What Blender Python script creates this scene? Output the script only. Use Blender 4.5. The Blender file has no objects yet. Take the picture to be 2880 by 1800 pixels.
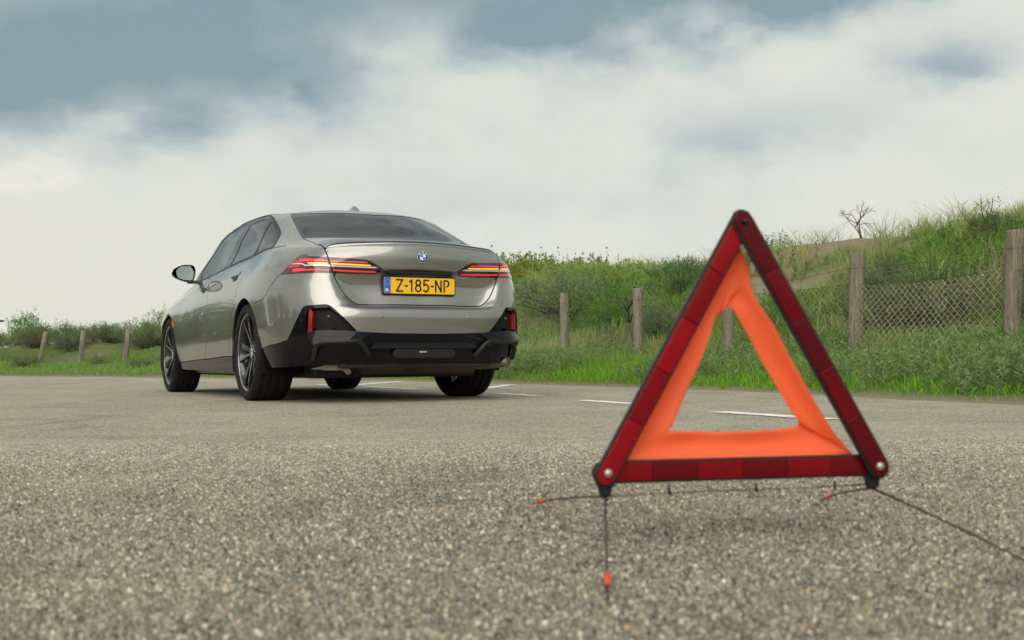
import bpy, bmesh, math, random
import numpy as np
from mathutils import Vector, Matrix
random.seed(7); RNG = np.random.default_rng(11)
scene = bpy.context.scene
COL = scene.collection
R = math.radians
# All lengths in metres. Origin: on the ground under the middle of the car's rear axle, +y the way the car points.

# ------------------------------------------------------------------ camera
cam_d = bpy.data.cameras.new('camera'); cam = bpy.data.objects.new('camera', cam_d); COL.objects.link(cam)
YAW, PITCH, ROLL = -0.47228, 0.03493, -0.00757
fwd = Vector((-math.sin(YAW)*math.cos(PITCH), math.cos(YAW)*math.cos(PITCH), math.sin(PITCH)))
rgt = Vector((math.cos(YAW), math.sin(YAW), 0)); upv = rgt.cross(fwd)
c_, s_ = math.cos(ROLL), math.sin(ROLL)
r2 = rgt*c_+upv*s_; u2 = -rgt*s_+upv*c_
mw = Matrix((r2, u2, -fwd)).transposed().to_4x4(); mw.translation = Vector((-2.99155, -8.2845, 0.28182)); cam.matrix_world = mw
cam_d.sensor_width = 36; cam_d.lens = 36*3219.1/2880; cam_d.clip_start = .05; cam_d.clip_end = 6000
cam_d.dof.use_dof = True; cam_d.dof.focus_distance = 8.6; cam_d.dof.aperture_fstop = 7.0
scene.camera = cam

# ------------------------------------------------------------------ node helper
class NT:
    def __init__(s, tree): s.t = tree; tree.nodes.clear()
    def n(s, typ, **kw):
        nd = s.t.nodes.new(typ)
        for k, v in kw.items():
            if k == 'ins':
                for a, b in v.items():
                    if hasattr(b, 'is_output'): s.t.links.new(b, nd.inputs[a])
                    else: nd.inputs[a].default_value = b
            else: setattr(nd, k, v)
        return nd
    def math(s, op, a, b=None, c=None, clamp=False):
        nd = s.t.nodes.new('ShaderNodeMath'); nd.operation = op; nd.use_clamp = clamp
        for i, v in enumerate((a, b, c)):
            if v is None: continue
            if hasattr(v, 'is_output'): s.t.links.new(v, nd.inputs[i])
            else: nd.inputs[i].default_value = v
        return nd.outputs[0]
    def vmath(s, op, a, b=None):
        nd = s.t.nodes.new('ShaderNodeVectorMath'); nd.operation = op
        for i, v in enumerate((a, b)):
            if v is None: continue
            if hasattr(v, 'is_output'): s.t.links.new(v, nd.inputs[i])
            else: nd.inputs[i].default_value = v
        return nd.outputs[0]
    def ramp(s, fac, stops, interp='LINEAR'):
        nd = s.t.nodes.new('ShaderNodeValToRGB'); cr = nd.color_ramp; cr.interpolation = interp
        while len(cr.elements) < len(stops): cr.elements.new(.5)
        for e, (p, c) in zip(cr.elements, stops):
            e.position = p; e.color = (c, c, c, 1) if isinstance(c, (int, float)) else (*c, 1)
        s.t.links.new(fac, nd.inputs[0]); return nd.outputs[0]
    def mix(s, fac, a, b, typ='MIX'):
        nd = s.t.nodes.new('ShaderNodeMix'); nd.data_type = 'RGBA'; nd.blend_type = typ
        for i, v in ((0, fac), (6, a), (7, b)):
            if hasattr(v, 'is_output'): s.t.links.new(v, nd.inputs[i])
            else: nd.inputs[i].default_value = v if i == 0 else (*v, 1)
        return nd.outputs[2]
    def noise(s, vec, scale, detail=4, rough=.55, dist=0):
        nd = s.n('ShaderNodeTexNoise', ins={'Scale': scale, 'Detail': detail, 'Roughness': rough, 'Distortion': dist})
        if vec is not None: s.t.links.new(vec, nd.inputs['Vector'])
        return nd.outputs[0]

# ------------------------------------------------------------------ sky: thin bright overcast with darker cloud banks
SUN_AZ, SUN_EL = R(218), R(36)          # azimuth clockwise from +y: behind the camera, to its left
world = bpy.data.worlds.new('World'); scene.world = world; world.use_nodes = True
w = NT(world.node_tree)
sky = w.n('ShaderNodeTexSky', sky_type='NISHITA', sun_disc=False, sun_elevation=SUN_EL, sun_rotation=SUN_AZ, air_density=1.0, dust_density=2.5, ozone_density=1.5)
tc = w.n('ShaderNodeTexCoord'); dirv = tc.outputs['Generated']
sep = w.n('ShaderNodeSeparateXYZ', ins={0: dirv})
el = w.math('ARCSINE', sep.outputs[2]); az = w.math('ARCTAN2', sep.outputs[0], sep.outputs[1])
nv = w.vmath('MULTIPLY', dirv, (5.0, 5.0, 8.5))
n1 = w.noise(nv, .8, 5, .5, .1)
n2 = w.noise(nv, 2.3, 6, .5, .0)
n3 = w.noise(w.vmath('ADD', w.vmath('MULTIPLY', dirv, (2.2, 2.2, 4.0)), (7.3, 2.1, 3.)), 1., 5, .52, .2)
waz = w.math('MULTIPLY_ADD', w.math('SUBTRACT', n1, .5), .30, az)
wel = w.math('ADD', w.math('MULTIPLY_ADD', w.math('SUBTRACT', n2, .5), .085, el), w.math('MULTIPLY', w.math('SUBTRACT', n1, .5), .07))
def bank(a0, e0, ra, re, amt):          # a soft cloud bank around one direction
    q = w.math('ADD', w.math('POWER', w.math('ABSOLUTE', w.math('DIVIDE', w.math('SUBTRACT', waz, a0), ra)), 2.0),
               w.math('POWER', w.math('ABSOLUTE', w.math('DIVIDE', w.math('SUBTRACT', wel, e0), re)), 2.0))
    return w.math('MULTIPLY', w.math('EXPONENT', w.math('MULTIPLY', q, -1.0)), amt)
A0 = .47228
dark = w.math('MULTIPLY', w.ramp(w.math('MULTIPLY_ADD', n3, .62, w.math('MULTIPLY', n1, .38)), [(.38, 0.), (.62, 1.)]), w.ramp(el, [(.22, 0.), (.42, .40), (.7, .36)]))
for b in ((A0-.42, .255, .17, .060, .74), (A0-.30, .232, .12, .045, .52), (A0-.20, .300, .14, .05, .60), (A0-.36, .335, .22, .03, .40), (A0+.02, .295, .08, .030, .45), (A0+.14, .305, .16, .038, .80), (A0+.27, .315, .11, .028, .55), (A0+.44, .325, .06, .03, .5),
          (A0+.335, .232, .060, .022, .62), (A0+.21, .193, .085, .022, .32), (A0-.06, .15, .2, .02, .08), (A0-.18, .240, .022, .014, .35)):
    dark = w.math('ADD', dark, bank(*b))
soft = w.math('MULTIPLY', w.ramp(w.math('MULTIPLY_ADD', n1, .65, w.math('MULTIPLY', n2, .35)), [(.42, 0.), (.62, .22)]), w.ramp(el, [(.0, .1), (.10, .7), (.3, 1.)]))
dark = w.math('ADD', dark, soft)
dark = w.math('MULTIPLY', dark, w.math('MULTIPLY_ADD', n2, .55, .74), clamp=True)
ccol = w.ramp(dark, [(0., (7.7, 7.7, 6.7)), (.16, (7.0, 7.25, 6.6)), (.34, (5.7, 6.35, 6.05)), (.6, (4.0, 4.8, 4.95)), (1., (2.55, 3.5, 3.85))])
puff = w.ramp(w.math('MULTIPLY', w.math('SUBTRACT', n2, .5), bank(A0-.43, .165, .05, .03, 6.0)), [(.0, 0.), (.25, 1.)])
ccol = w.mix(w.math('MULTIPLY', puff, .5), ccol, (9.3, 8.9, 7.6))
blue = w.ramp(w.math('MULTIPLY_ADD', n1, .5, w.math('MULTIPLY', n2, .5)), [(.50, 0.), (.66, .35)])
lp = w.mix(w.math('MULTIPLY', blue, w.ramp(el, [(.12, 0.), (.4, 1.)])), ccol, w.mix(.5, ccol, sky.outputs[0], 'MIX'))
lp = w.mix(.06, lp, sky.outputs[0])
bg = w.n('ShaderNodeBackground', ins={0: lp, 1: .10})
w.n('ShaderNodeOutputWorld', ins={0: bg.outputs[0]})
world.cycles.sampling_method = "MANUAL"; world.cycles.sample_map_resolution = 512

# ------------------------------------------------------------------ sun (veiled) and exposure
sd = bpy.data.lights.new('sun', 'SUN'); sd.energy = 2.9; sd.angle = R(70); sd.color = (1, .94, .84)
so = bpy.data.objects.new('sun', sd); COL.objects.link(so)
sdir = Vector((math.sin(SUN_AZ)*math.cos(SUN_EL), math.cos(SUN_AZ)*math.cos(SUN_EL), math.sin(SUN_EL)))
so.rotation_euler = sdir.to_track_quat('Z', 'Y').to_euler(); so.location = sdir*40
scene.view_settings.view_transform = 'Standard'; scene.view_settings.look = 'None'; scene.view_settings.gamma = 1
scene.view_settings.use_curve_mapping = False; scene.view_settings.exposure = 0.04
scene.render.engine = 'CYCLES'; scene.cycles.max_bounces = 6; scene.cycles.diffuse_bounces = 3; scene.cycles.glossy_bounces = 4; scene.cycles.transmission_bounces = 4; scene.cycles.transparent_max_bounces = 10
scene.cycles.use_adaptive_sampling = True; scene.cycles.sample_clamp_indirect = 6

# ------------------------------------------------------------------ materials
MATS = {}
def pbsdf(name, col, rough=.5, metal=0., coat=0., coat_rough=.03, spec=.5, emis=None, es=0., sheen=0.):
    m = bpy.data.materials.new(name); m.use_nodes = True; t = NT(m.node_tree)
    b = t.n('ShaderNodeBsdfPrincipled', ins={'Base Color': (*col, 1), 'Roughness': rough, 'Metallic': metal, 'Coat Weight': coat, 'Coat Roughness': coat_rough, 'Specular IOR Level': spec})
    if emis: b.inputs['Emission Color'].default_value = (*emis, 1); b.inputs['Emission Strength'].default_value = es
    t.n('ShaderNodeOutputMaterial', ins={0: b.outputs[0]})
    MATS[name] = m; return m, t, b
def bump(t, b, h, strength=.3, dist=.01):
    bn = t.n('ShaderNodeBump', ins={'Strength': strength, 'Distance': dist, 'Height': h}); t.t.links.new(bn.outputs[0], b.inputs['Normal']); return bn
def tex(t, which='Object'): return t.n('ShaderNodeTexCoord').outputs[which]
def dirt(name, col, col2, rough=.6, scale=8., coat=0., metal=0., bstr=0., bscale=60., spec=.5):
    m, t, b = pbsdf(name, col, rough, metal, coat, spec=spec)
    v = tex(t); f = t.ramp(t.noise(v, scale, 6, .62), [(.35, 0.), (.7, 1.)])
    t.t.links.new(t.mix(f, col, col2), b.inputs['Base Color'])
    t.t.links.new(t.math('MULTIPLY_ADD', t.noise(v, scale*2.3, 4), .25, rough-.12), b.inputs['Roughness'])
    if bstr: bump(t, b, t.noise(v, bscale, 4), bstr, .004)
    return m

# paint: warm grey metallic with flake
m, t, b = pbsdf('paint', (.235, .232, .213), .33, .80, 1., .012)
v = tex(t); fl = t.n('ShaderNodeTexVoronoi', ins={'Vector': v, 'Scale': 900.}).outputs['Color']
b.inputs['Coat IOR'].default_value = 1.7
t.t.links.new(t.mix(.06, (.235, .232, .213), fl), b.inputs['Base Color'])
dirt('black_gloss', (.0035, .004, .006), (.006, .006, .007), .045, 5., 0., spec=.24)
dirt('black_satin', (.010, .010, .0105), (.016, .0155, .015), .42, 20., bstr=.1, bscale=400, spec=.3)
dirt('black_matt', (.006, .006, .006), (.010, .0095, .009), .7, 12., spec=.2)
dirt('under', (.012, .011, .011), (.03, .026, .022), .6, 9.)
dirt('rubber', (.0085, .008, .0078), (.016, .0145, .013), .74, 14., bstr=.15, bscale=200, spec=.25)
dirt('seal', (.006, .006, .006), (.008, .008, .008), .6)
dirt('machined', (.62, .60, .57), (.50, .49, .47), .26, 30., metal=1.)
dirt('wheel_black', (.012, .012, .014), (.02, .02, .02), .22, 20., .6)
dirt('disc', (.16, .155, .15), (.09, .085, .08), .4, 14., metal=.9)
dirt('muffler', (.11, .085, .06), (.05, .04, .03), .42, 7., metal=.7)
dirt('bracket', (.22, .20, .165), (.10, .09, .07), .45, 18., metal=.6)
pbsdf('silver_trim', (.75, .72, .74), .18, .55, .5)
pbsdf('chrome', (.8, .8, .8), .08, 1.)
pbsdf('lens_dark', (.035, .004, .006), .08, 0, 1., .01)
pbsdf('lens_side', (.10, .008, .010), .10, 0, 1., .01)
pbsdf('led_red', (.55, .02, .03), .2, 0, 1., .02, emis=(1., .045, .06), es=.44)
pbsdf('red_side', (.55, .02, .02), .2, 0, 1., .02, emis=(1., .05, .04), es=.28)
pbsdf('led_amber', (.7, .35, .02), .25, 0, 1., .02, emis=(1., .55, .05), es=.65)
pbsdf('reflector_red', (.24, .006, .010), .2, 0, .3, .03)
pbsdf('marker_orange', (.6, .12, .02), .2, 0, .6)
pbsdf('mirror', (.46, .53, .50), .015, 1.)
pbsdf('plate_yellow', (.80, .45, .004), .34, 0, .25, .1)
pbsdf('plate_blue', (.008, .12, .55), .3, 0, .25, .1)
pbsdf('white', (.80, .80, .80), .35)
pbsdf('emblem_blue', (.008, .20, .55), .15, 0, 1.)
pbsdf('emblem_white', (.78, .78, .80), .15, 0, 1.)
pbsdf('ink', (.012, .012, .014), .5)
# tinted glass: dark absorbing pane, clear reflection on top
def glass(name, tint, amount):
    m = bpy.data.materials.new(name); m.use_nodes = True; t = NT(m.node_tree)
    tr = t.n('ShaderNodeBsdfTransparent', ins={0: (*tint, 1)}); gl = t.n('ShaderNodeBsdfGlossy', ins={0: (.92, .95, .97, 1), 'Roughness': .01})
    fr = t.n('ShaderNodeFresnel', ins={'IOR': 1.6})
    mx = t.n('ShaderNodeMixShader', ins={0: t.math('MULTIPLY_ADD', fr.outputs[0], 1.0, amount, clamp=True), 1: tr.outputs[0], 2: gl.outputs[0]})
    t.n('ShaderNodeOutputMaterial', ins={0: mx.outputs[0]}); MATS[name] = m
glass('glass_rear', (.022, .025, .028), .01)
glass('glass_side', (.07, .08, .08), .015)
glass('glass_front', (.25, .28, .27), .02)

# ------------------------------------------------------------------ object helpers
def setp(o, label=None, cat=None, group=None, kind=None):
    if label: o['label'] = label
    if cat: o['category'] = cat
    if group: o['group'] = group
    if kind: o['kind'] = kind
    return o
def empty(name, loc=(0, 0, 0), rz=0., **kw):
    o = bpy.data.objects.new(name, None); COL.objects.link(o); o.location = loc; o.rotation_euler = (0, 0, rz); o.empty_display_size = .2
    return setp(o, **kw)
def link(name, me, parent=None, **kw):
    o = bpy.data.objects.new(name, me); COL.objects.link(o)
    if parent: o.parent = parent
    return setp(o, **kw)
def mesh(name, V, F, mats=(), smooth=True, mi=None, normals=None):
    me = bpy.data.meshes.new(name); me.from_pydata([tuple(v) for v in V], [], F)
    for m in (mats if isinstance(mats, (list, tuple)) else [mats]): me.materials.append(MATS[m] if isinstance(m, str) else m)
    if mi is not None: me.polygons.foreach_set('material_index', np.array(mi, np.int32))
    me.polygons.foreach_set('use_smooth', np.full(len(me.polygons), smooth, bool))
    me.update()
    if normals is not None: me.normals_split_custom_set_from_vertices([tuple(n) for n in normals])
    return me
def obj(name, V, F, mats, parent=None, smooth=True, mi=None, normals=None, **kw):
    return link(name, mesh(name, V, F, mats, smooth, mi, normals), parent, **kw)
def bevel_obj(name, V, F, mats, parent=None, w=.003, seg=2, **kw):
    bm = bmesh.new(); vs = [bm.verts.new(v) for v in V]
    for f in F: bm.faces.new([vs[i] for i in f])
    bmesh.ops.recalc_face_normals(bm, faces=bm.faces)
    bmesh.ops.bevel(bm, geom=list(bm.edges), offset=w, segments=seg, affect='EDGES', profile=.6, clamp_overlap=True)
    me = bpy.data.meshes.new(name); bm.to_mesh(me); bm.free()
    for p in me.polygons: p.use_smooth = True
    me.materials.append(MATS[mats] if isinstance(mats, str) else mats)
    o = link(name, me, parent, **kw); o.modifiers.new('wn', 'WEIGHTED_NORMAL').weight = 100; return o
def boxv(x0, x1, y0, y1, z0, z1):
    return [(x0, y0, z0), (x1, y0, z0), (x1, y1, z0), (x0, y1, z0), (x0, y0, z1), (x1, y0, z1), (x1, y1, z1), (x0, y1, z1)]
BOXF = [(0, 3, 2, 1), (4, 5, 6, 7), (0, 1, 5, 4), (1, 2, 6, 5), (2, 3, 7, 6), (3, 0, 4, 7)]
def prism(poly, d0, d1, axis='y'):     # polygon in (a,b), extruded along axis
    n = len(poly); put = (lambda a, b, d: (a, d, b)) if axis == 'y' else ((lambda a, b, d: (d, a, b)) if axis == 'x' else (lambda a, b, d: (a, b, d)))
    V = [put(a, b, d0) for a, b in poly]+[put(a, b, d1) for a, b in poly]
    F = [tuple(range(n)), tuple(range(2*n-1, n-1, -1))]+[(i, i+n, (i+1) % n+n, (i+1) % n) for i in range(n)]
    return V, F
def lathe(prof, seg=48, axis='x'):     # profile (axial, radius)
    V = []; F = []; n = len(prof)
    for s in range(seg):
        a = 2*math.pi*s/seg
        for (d, r) in prof:
            V.append((d, r*math.cos(a), r*math.sin(a)) if axis == 'x' else ((r*math.cos(a), d, r*math.sin(a)) if axis == 'y' else (r*math.cos(a), r*math.sin(a), d)))
    for s in range(seg):
        for i in range(n-1):
            a = s*n+i; b = ((s+1) % seg)*n+i; F.append((a, b, b+1, a+1))
    return V, F
def tube(path, rad, seg=8, cap=True):
    path = [Vector(p) for p in path]; V = []; F = []; rads = rad if isinstance(rad, (list, tuple)) else [rad]*len(path)
    prev = None
    for i, p in enumerate(path):
        t = (path[min(i+1, len(path)-1)]-path[max(i-1, 0)]).normalized()
        if prev is None: a = t.orthogonal().normalized()
        else: a = (prev-t*prev.dot(t)).normalized()
        prev = a; b = t.cross(a)
        for s in range(seg):
            q = 2*math.pi*s/seg; V.append(p+(a*math.cos(q)+b*math.sin(q))*rads[i])
    for i in range(len(path)-1):
        for s in range(seg):
            F.append((i*seg+s, i*seg+(s+1) % seg, (i+1)*seg+(s+1) % seg, (i+1)*seg+s))
    if cap: F.append(tuple(range(seg-1, -1, -1))); F.append(tuple((len(path)-1)*seg+s for s in range(seg)))
    return V, F
def merge(parts):
    V = []; F = []
    for v, f in parts:
        o = len(V); V += list(v); F += [tuple(i+o for i in q) for q in f]
    return V, F
# ================================================================== the car
# body surface: a net of loops round the car (19 levels from sill to roof, 18 stations from tail to nose), splined
# ---- control net of the half body: REAR[k] = stations 0..7 (x,y,z); side and front stations follow
REAR=[
[(0,-1.02,.265),(.2,-1.02,.265),(.42,-1.02,.265),(.56,-1.0,.262),(.69,-.95,.257),(.785,-.86,.252),(.865,-.71,.246),(.885,-.42,.235)],
[(0,-1.115,.36),(.2,-1.115,.36),(.42,-1.11,.36),(.57,-1.09,.36),(.695,-1.03,.355),(.79,-.925,.35),(.880,-.755,.345),(.915,-.44,.335)],
[(0,-1.155,.47),(.24,-1.152,.47),(.45,-1.14,.47),(.59,-1.11,.47),(.705,-1.045,.465),(.795,-.94,.46),(.887,-.765,.455),(.930,-.45,.445)],
[(0,-1.163,.57),(.24,-1.158,.57),(.45,-1.145,.57),(.59,-1.11,.57),(.705,-1.045,.565),(.795,-.94,.56),(.888,-.765,.555),(.937,-.46,.545)],
[(0,-1.147,.625),(.23,-1.144,.625),(.44,-1.13,.627),(.575,-1.10,.635),(.695,-1.038,.635),(.792,-.937,.63),(.886,-.765,.625),(.939,-.46,.615)],
[(0,-1.06,.648),(.22,-1.06,.648),(.445,-1.05,.650),(.54,-1.08,.668),(.69,-1.028,.69),(.788,-.932,.69),(.884,-.763,.685),(.9415,-.46,.68)],
[(0,-1.04,.70),(.24,-1.04,.70),(.490,-1.036,.70),(.578,-1.060,.715),(.69,-1.013,.745),(.783,-.925,.745),(.881,-.758,.745),(.9415,-.46,.745)],
[(0,-1.012,.795),(.27,-1.012,.795),(.550,-1.018,.785),(.612,-1.034,.79),(.695,-.995,.805),(.778,-.915,.805),(.875,-.748,.805),(.9395,-.45,.81)],
[(0,-1.02,.872),(.29,-1.028,.866),(.605,-1.015,.864),(.645,-1.008,.864),(.70,-.98,.864),(.772,-.902,.862),(.867,-.735,.862),(.9330,-.44,.865)],
[(0,-1.088,.912),(.30,-1.068,.908),(.622,-1.010,.913),(.66,-.997,.913),(.71,-.965,.913),(.768,-.888,.912),(.856,-.718,.912),(.9195,-.43,.915)],
[(0,-1.096,.985),(.31,-1.07,.977),(.637,-.996,.964),(.672,-.978,.962),(.715,-.942,.960),(.758,-.868,.958),(.837,-.70,.957),(.897,-.42,.962)],
[(0,-1.088,1.05),(.31,-1.052,1.043),(.643,-.957,1.018),(.675,-.932,1.013),(.706,-.893,1.008),(.738,-.828,1.004),(.806,-.67,1.004),(.865,-.41,1.010)],
[(0,-1.070,1.074),(.31,-1.036,1.067),(.640,-.935,1.043),(.668,-.908,1.037),(.695,-.868,1.034),(.726,-.80,1.031),(.785,-.64,1.035),(.842,-.39,1.046)],
[(0,-.88,1.105),(.32,-.855,1.10),(.645,-.735,1.085),(.672,-.71,1.082),(.696,-.67,1.080),(.725,-.61,1.079),(.772,-.48,1.083),(.820,-.28,1.082)],
[(0,-.66,1.147),(.33,-.625,1.146),(.653,-.494,1.139),(.682,-.455,1.135),(.703,-.40,1.131),(.727,-.33,1.126),(.765,-.22,1.117),(.803,-.06,1.102)],
[(0,-.37,1.287),(.31,-.335,1.285),(.615,-.165,1.27),(.640,-.11,1.266),(.656,-.04,1.262),(.672,.03,1.26),(.695,.14,1.26),(.715,.30,1.262)],
[(0,-.06,1.415),(.29,-.02,1.412),(.565,.165,1.397),(.590,.24,1.401),(.602,.32,1.409),(.611,.41,1.423),(.616,.53,1.432),(.620,.70,1.439)],
[(0,.27,1.462),(.21,.30,1.461),(.415,.46,1.452),(.435,.52,1.454),(.446,.58,1.457),(.453,.65,1.460),(.458,.75,1.464),(.462,.87,1.468)],
[(0,.58,1.488),(0,.60,1.488),(0,.68,1.489),(0,.72,1.490),(0,.76,1.491),(0,.81,1.492),(0,.88,1.493),(0,.97,1.495)],
]
# side stations at y=0,.55,1.2,1.85,2.45,3.0 : level -> (x offset profile , z profile)
SX=[.868,.899,.929,.9405,.9437,.9453,.9457,.9442,.9378,.9215,.897,.866,.845,.824,.806,.722,.622,.463,0]
SZ=[.19,.255,.37,.475,.55,.615,.685,.755,.825,.888,.948,1.002,1.035,1.062,1.083,1.258,1.441,1.472,1.4965]
def rowset():
    n=19; P=np.zeros((n,18,3))
    for k in range(n): P[k,:8]=REAR[k]
    base=[0.02,.55,1.2,1.85,2.45,3.0]
    y14=[.20,.65,1.22,1.80,2.47]; y15=[.52,.87,1.27,1.68,2.18]; y16=[.90,1.12,1.33,1.50,1.66]; y17=[1.0,1.12,1.24,1.36,1.48]; y18=[1.05,1.14,1.23,1.32,1.41]
    fl=[.006,0,-.002,0,0,.004]           # arch flare
    for k in range(n):
        for i,y in enumerate(base[:5]):
            x=SX[k]; z=SZ[k]; yy=y
            t=(y-.02)/2.43
            if k<=12:
                x+= fl[i]*np.exp(-((z-.68)/.2)**2)
                z-= t*(.075 if k>=9 else .075*max(0,(k-4))/5)       # belt drops towards the front
                if k<=3: z-= (.03*t)*(k>0)*(.5)
                if i>=3: x-= (.004,.018)[i-3]*(k/12.)
            if k==13: yy=y+(y14[i]-y)*.5; z-=.07*t; x-=(0,0,0,.004,.014)[i]
            if k==14: yy=y14[i]; z-=.062*t; x-=(0,0,0,.004,.022)[i]
            if k==15: yy=y15[i]; z-=(0,0,-.004,.0,.018)[i]; x-=(-.002,-.003,-.003,.002,.022)[i]
            if k==16: yy=y16[i]; z-=(-.003,-.006,-.005,.002,.012)[i]; x-=(-.001,-.003,-.003,.002,.010)[i]
            if k==17: yy=y17[i]; z-=(-.002,-.006,-.007,-.005,.0)[i]; x-=(0,0,.005,.02,.05)[i]
            if k==18: yy=y18[i]; z-=(-.001,-.003,-.004,-.003,0)[i]
            P[k,8+i]=(x,yy,z)
    # front: stations 13..17
    FX=np.array([1.0,.945,.76,.42,0])          # fraction of width at the nose
    for k in range(n):
        if k<=11:
            zf=[.18,.23,.33,.42,.475,.525,.57,.61,.65,.695,.745,.82][k]
            yf=[3.72,3.80,3.87,3.90,3.91,3.913,3.915,3.915,3.91,3.90,3.87,3.78][k]
            z13=P[k,12,2]-[0,0,0,0,.005,.01,.015,.02,.028,.036,.045,.046][k]
            x13=[.868,.897,.924,.937,.9415,.9435,.9440,.9420,.9340,.914,.886,.842][k]
            P[k,13]=(x13,3.0,z13)
            P[k,14]=(x13*.975-(.0,.0,.0,0,0,0,0,0,.005,.01,.02,.03)[k],3.48-(.03 if k>9 else 0),z13*.45+zf*.55+ .03*(k>8))
            P[k,15]=(x13*.82,3.42+(yf-3.42)*.74,zf+.012)
            P[k,16]=(x13*.42,3.42+(yf-3.42)*.94,zf+.003)
            P[k,17]=(0,yf,zf)
        elif k==12: P[k,13:]=[(.795,2.97,.937),(.705,3.22,.918),(.51,3.42,.905),(.26,3.51,.905),(0,3.54,.908)]
        elif k==13: P[k,13:]=[(.72,2.80,.985),(.60,2.95,.985),(.42,3.05,.985),(.21,3.10,.988),(0,3.12,.99)]
        elif k==14: P[k,13:]=[(.67,2.60,1.045),(.54,2.68,1.05),(.36,2.73,1.055),(.18,2.76,1.06),(0,2.77,1.06)]
        elif k==15: P[k,13:]=[(.61,2.28,1.265),(.50,2.34,1.27),(.34,2.39,1.275),(.17,2.41,1.28),(0,2.42,1.28)]
        elif k==16: P[k,13:]=[(.53,1.78,1.44),(.43,1.83,1.448),(.29,1.87,1.455),(.15,1.89,1.46),(0,1.90,1.46)]
        elif k==17: P[k,13:]=[(.36,1.55,1.478),(.29,1.58,1.481),(.20,1.60,1.483),(.10,1.62,1.484),(0,1.63,1.484)]
        elif k==18: P[k,13:]=[(0,1.44,1.496),(0,1.46,1.496),(0,1.48,1.495),(0,1.50,1.494),(0,1.52,1.4935)]
    return P
def ncub(t,Y,te):
    n=len(t); h=np.diff(t); A=np.zeros((n,n)); B=np.zeros((n,Y.shape[1])); A[0,0]=A[-1,-1]=1
    for i in range(1,n-1):
        A[i,i-1]=h[i-1];A[i,i]=2*(h[i-1]+h[i]);A[i,i+1]=h[i]
        B[i]=6*((Y[i+1]-Y[i])/h[i]-(Y[i]-Y[i-1])/h[i-1])
    m=np.linalg.solve(A,B); i=np.clip(np.searchsorted(t,te,side='right')-1,0,n-2); hh=h[i][:,None]; a=((t[i+1]-te))[:,None]; b=(te-t[i])[:,None]
    return m[i]*a**3/(6*hh)+m[i+1]*b**3/(6*hh)+(Y[i]/hh-m[i]*hh/6)*a+(Y[i+1]/hh-m[i+1]*hh/6)*b
def pch(t,Y,te):
    h=np.diff(t)[:,None]; d=np.diff(Y,axis=0)/h; n=len(t); m=np.zeros_like(Y)
    for i in range(1,n-1):
        w1=2*h[i]+h[i-1]; w2=h[i]+2*h[i-1]; s=d[i-1]*d[i]
        with np.errstate(divide='ignore',invalid='ignore'):
            v=(w1+w2)/(w1/d[i-1]+w2/d[i])
        m[i]=np.where(s>0,v,0)
    m[0]=d[0];m[-1]=d[-1]
    i=np.clip(np.searchsorted(t,te,side='right')-1,0,n-2); hh=h[i]; s=((te-t[i])[:,None])/hh
    return (2*s**3-3*s**2+1)*Y[i]+(s**3-2*s**2+s)*hh*m[i]+(-2*s**3+3*s**2)*Y[i+1]+(s**3-s**2)*hh*m[i+1]
NU,NV=16,16     # fine samples per station / level
def table():
    P=rowset(); nk,nj,_=P.shape
    U=np.linspace(0,nj-1,(nj-1)*NU+1); V=np.linspace(0,nk-1,(nk-1)*NV+1)
    rows=[]
    for k in range(nk):
        Q=P[k]
        Q2=np.vstack([(Q[1]*[-1,1,1])[None],Q,(Q[-2]*[-1,1,1])[None]])  # mirrored ends: flat tangent at the centre line
        d=np.linalg.norm(np.diff(Q2,axis=0),axis=1); d=np.maximum(d,.02)
        t=np.concatenate([[0],np.cumsum(d**.75)]); tj=t[1:-1]
        i=np.minimum(U.astype(int),nj-2); te=tj[i]+(U-i)*(tj[i+1]-tj[i])
        r=ncub(t,Q2,te); r[0,0]=0; r[-1,0]=0
        if k==nk-1: r[:,0]=0
        rows.append(r)
    Rw=np.array(rows)                      # nk x nU x 3
    T=np.zeros((len(U),len(V),3))
    for c in range(len(U)):
        Q=Rw[:,c]; d=np.maximum(np.linalg.norm(np.diff(Q,axis=0),axis=1),.01); t=np.concatenate([[0],np.cumsum(d**.75)])
        i=np.minimum(V.astype(int),nk-2); te=t[i]+(V-i)*(t[i+1]-t[i])
        a=pch(t,Q,te); b=ncub(t,Q,te)
        w=np.clip((U[c]-3.5)/2.0,0,1)      # rear: no overshoot; sides: curvature-continuous
        T[c]=a*(1-w)+b*w
    T[0,:,0]=0;T[-1,:,0]=0;T[:,-1,0]=0
    return U,V,T

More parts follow.
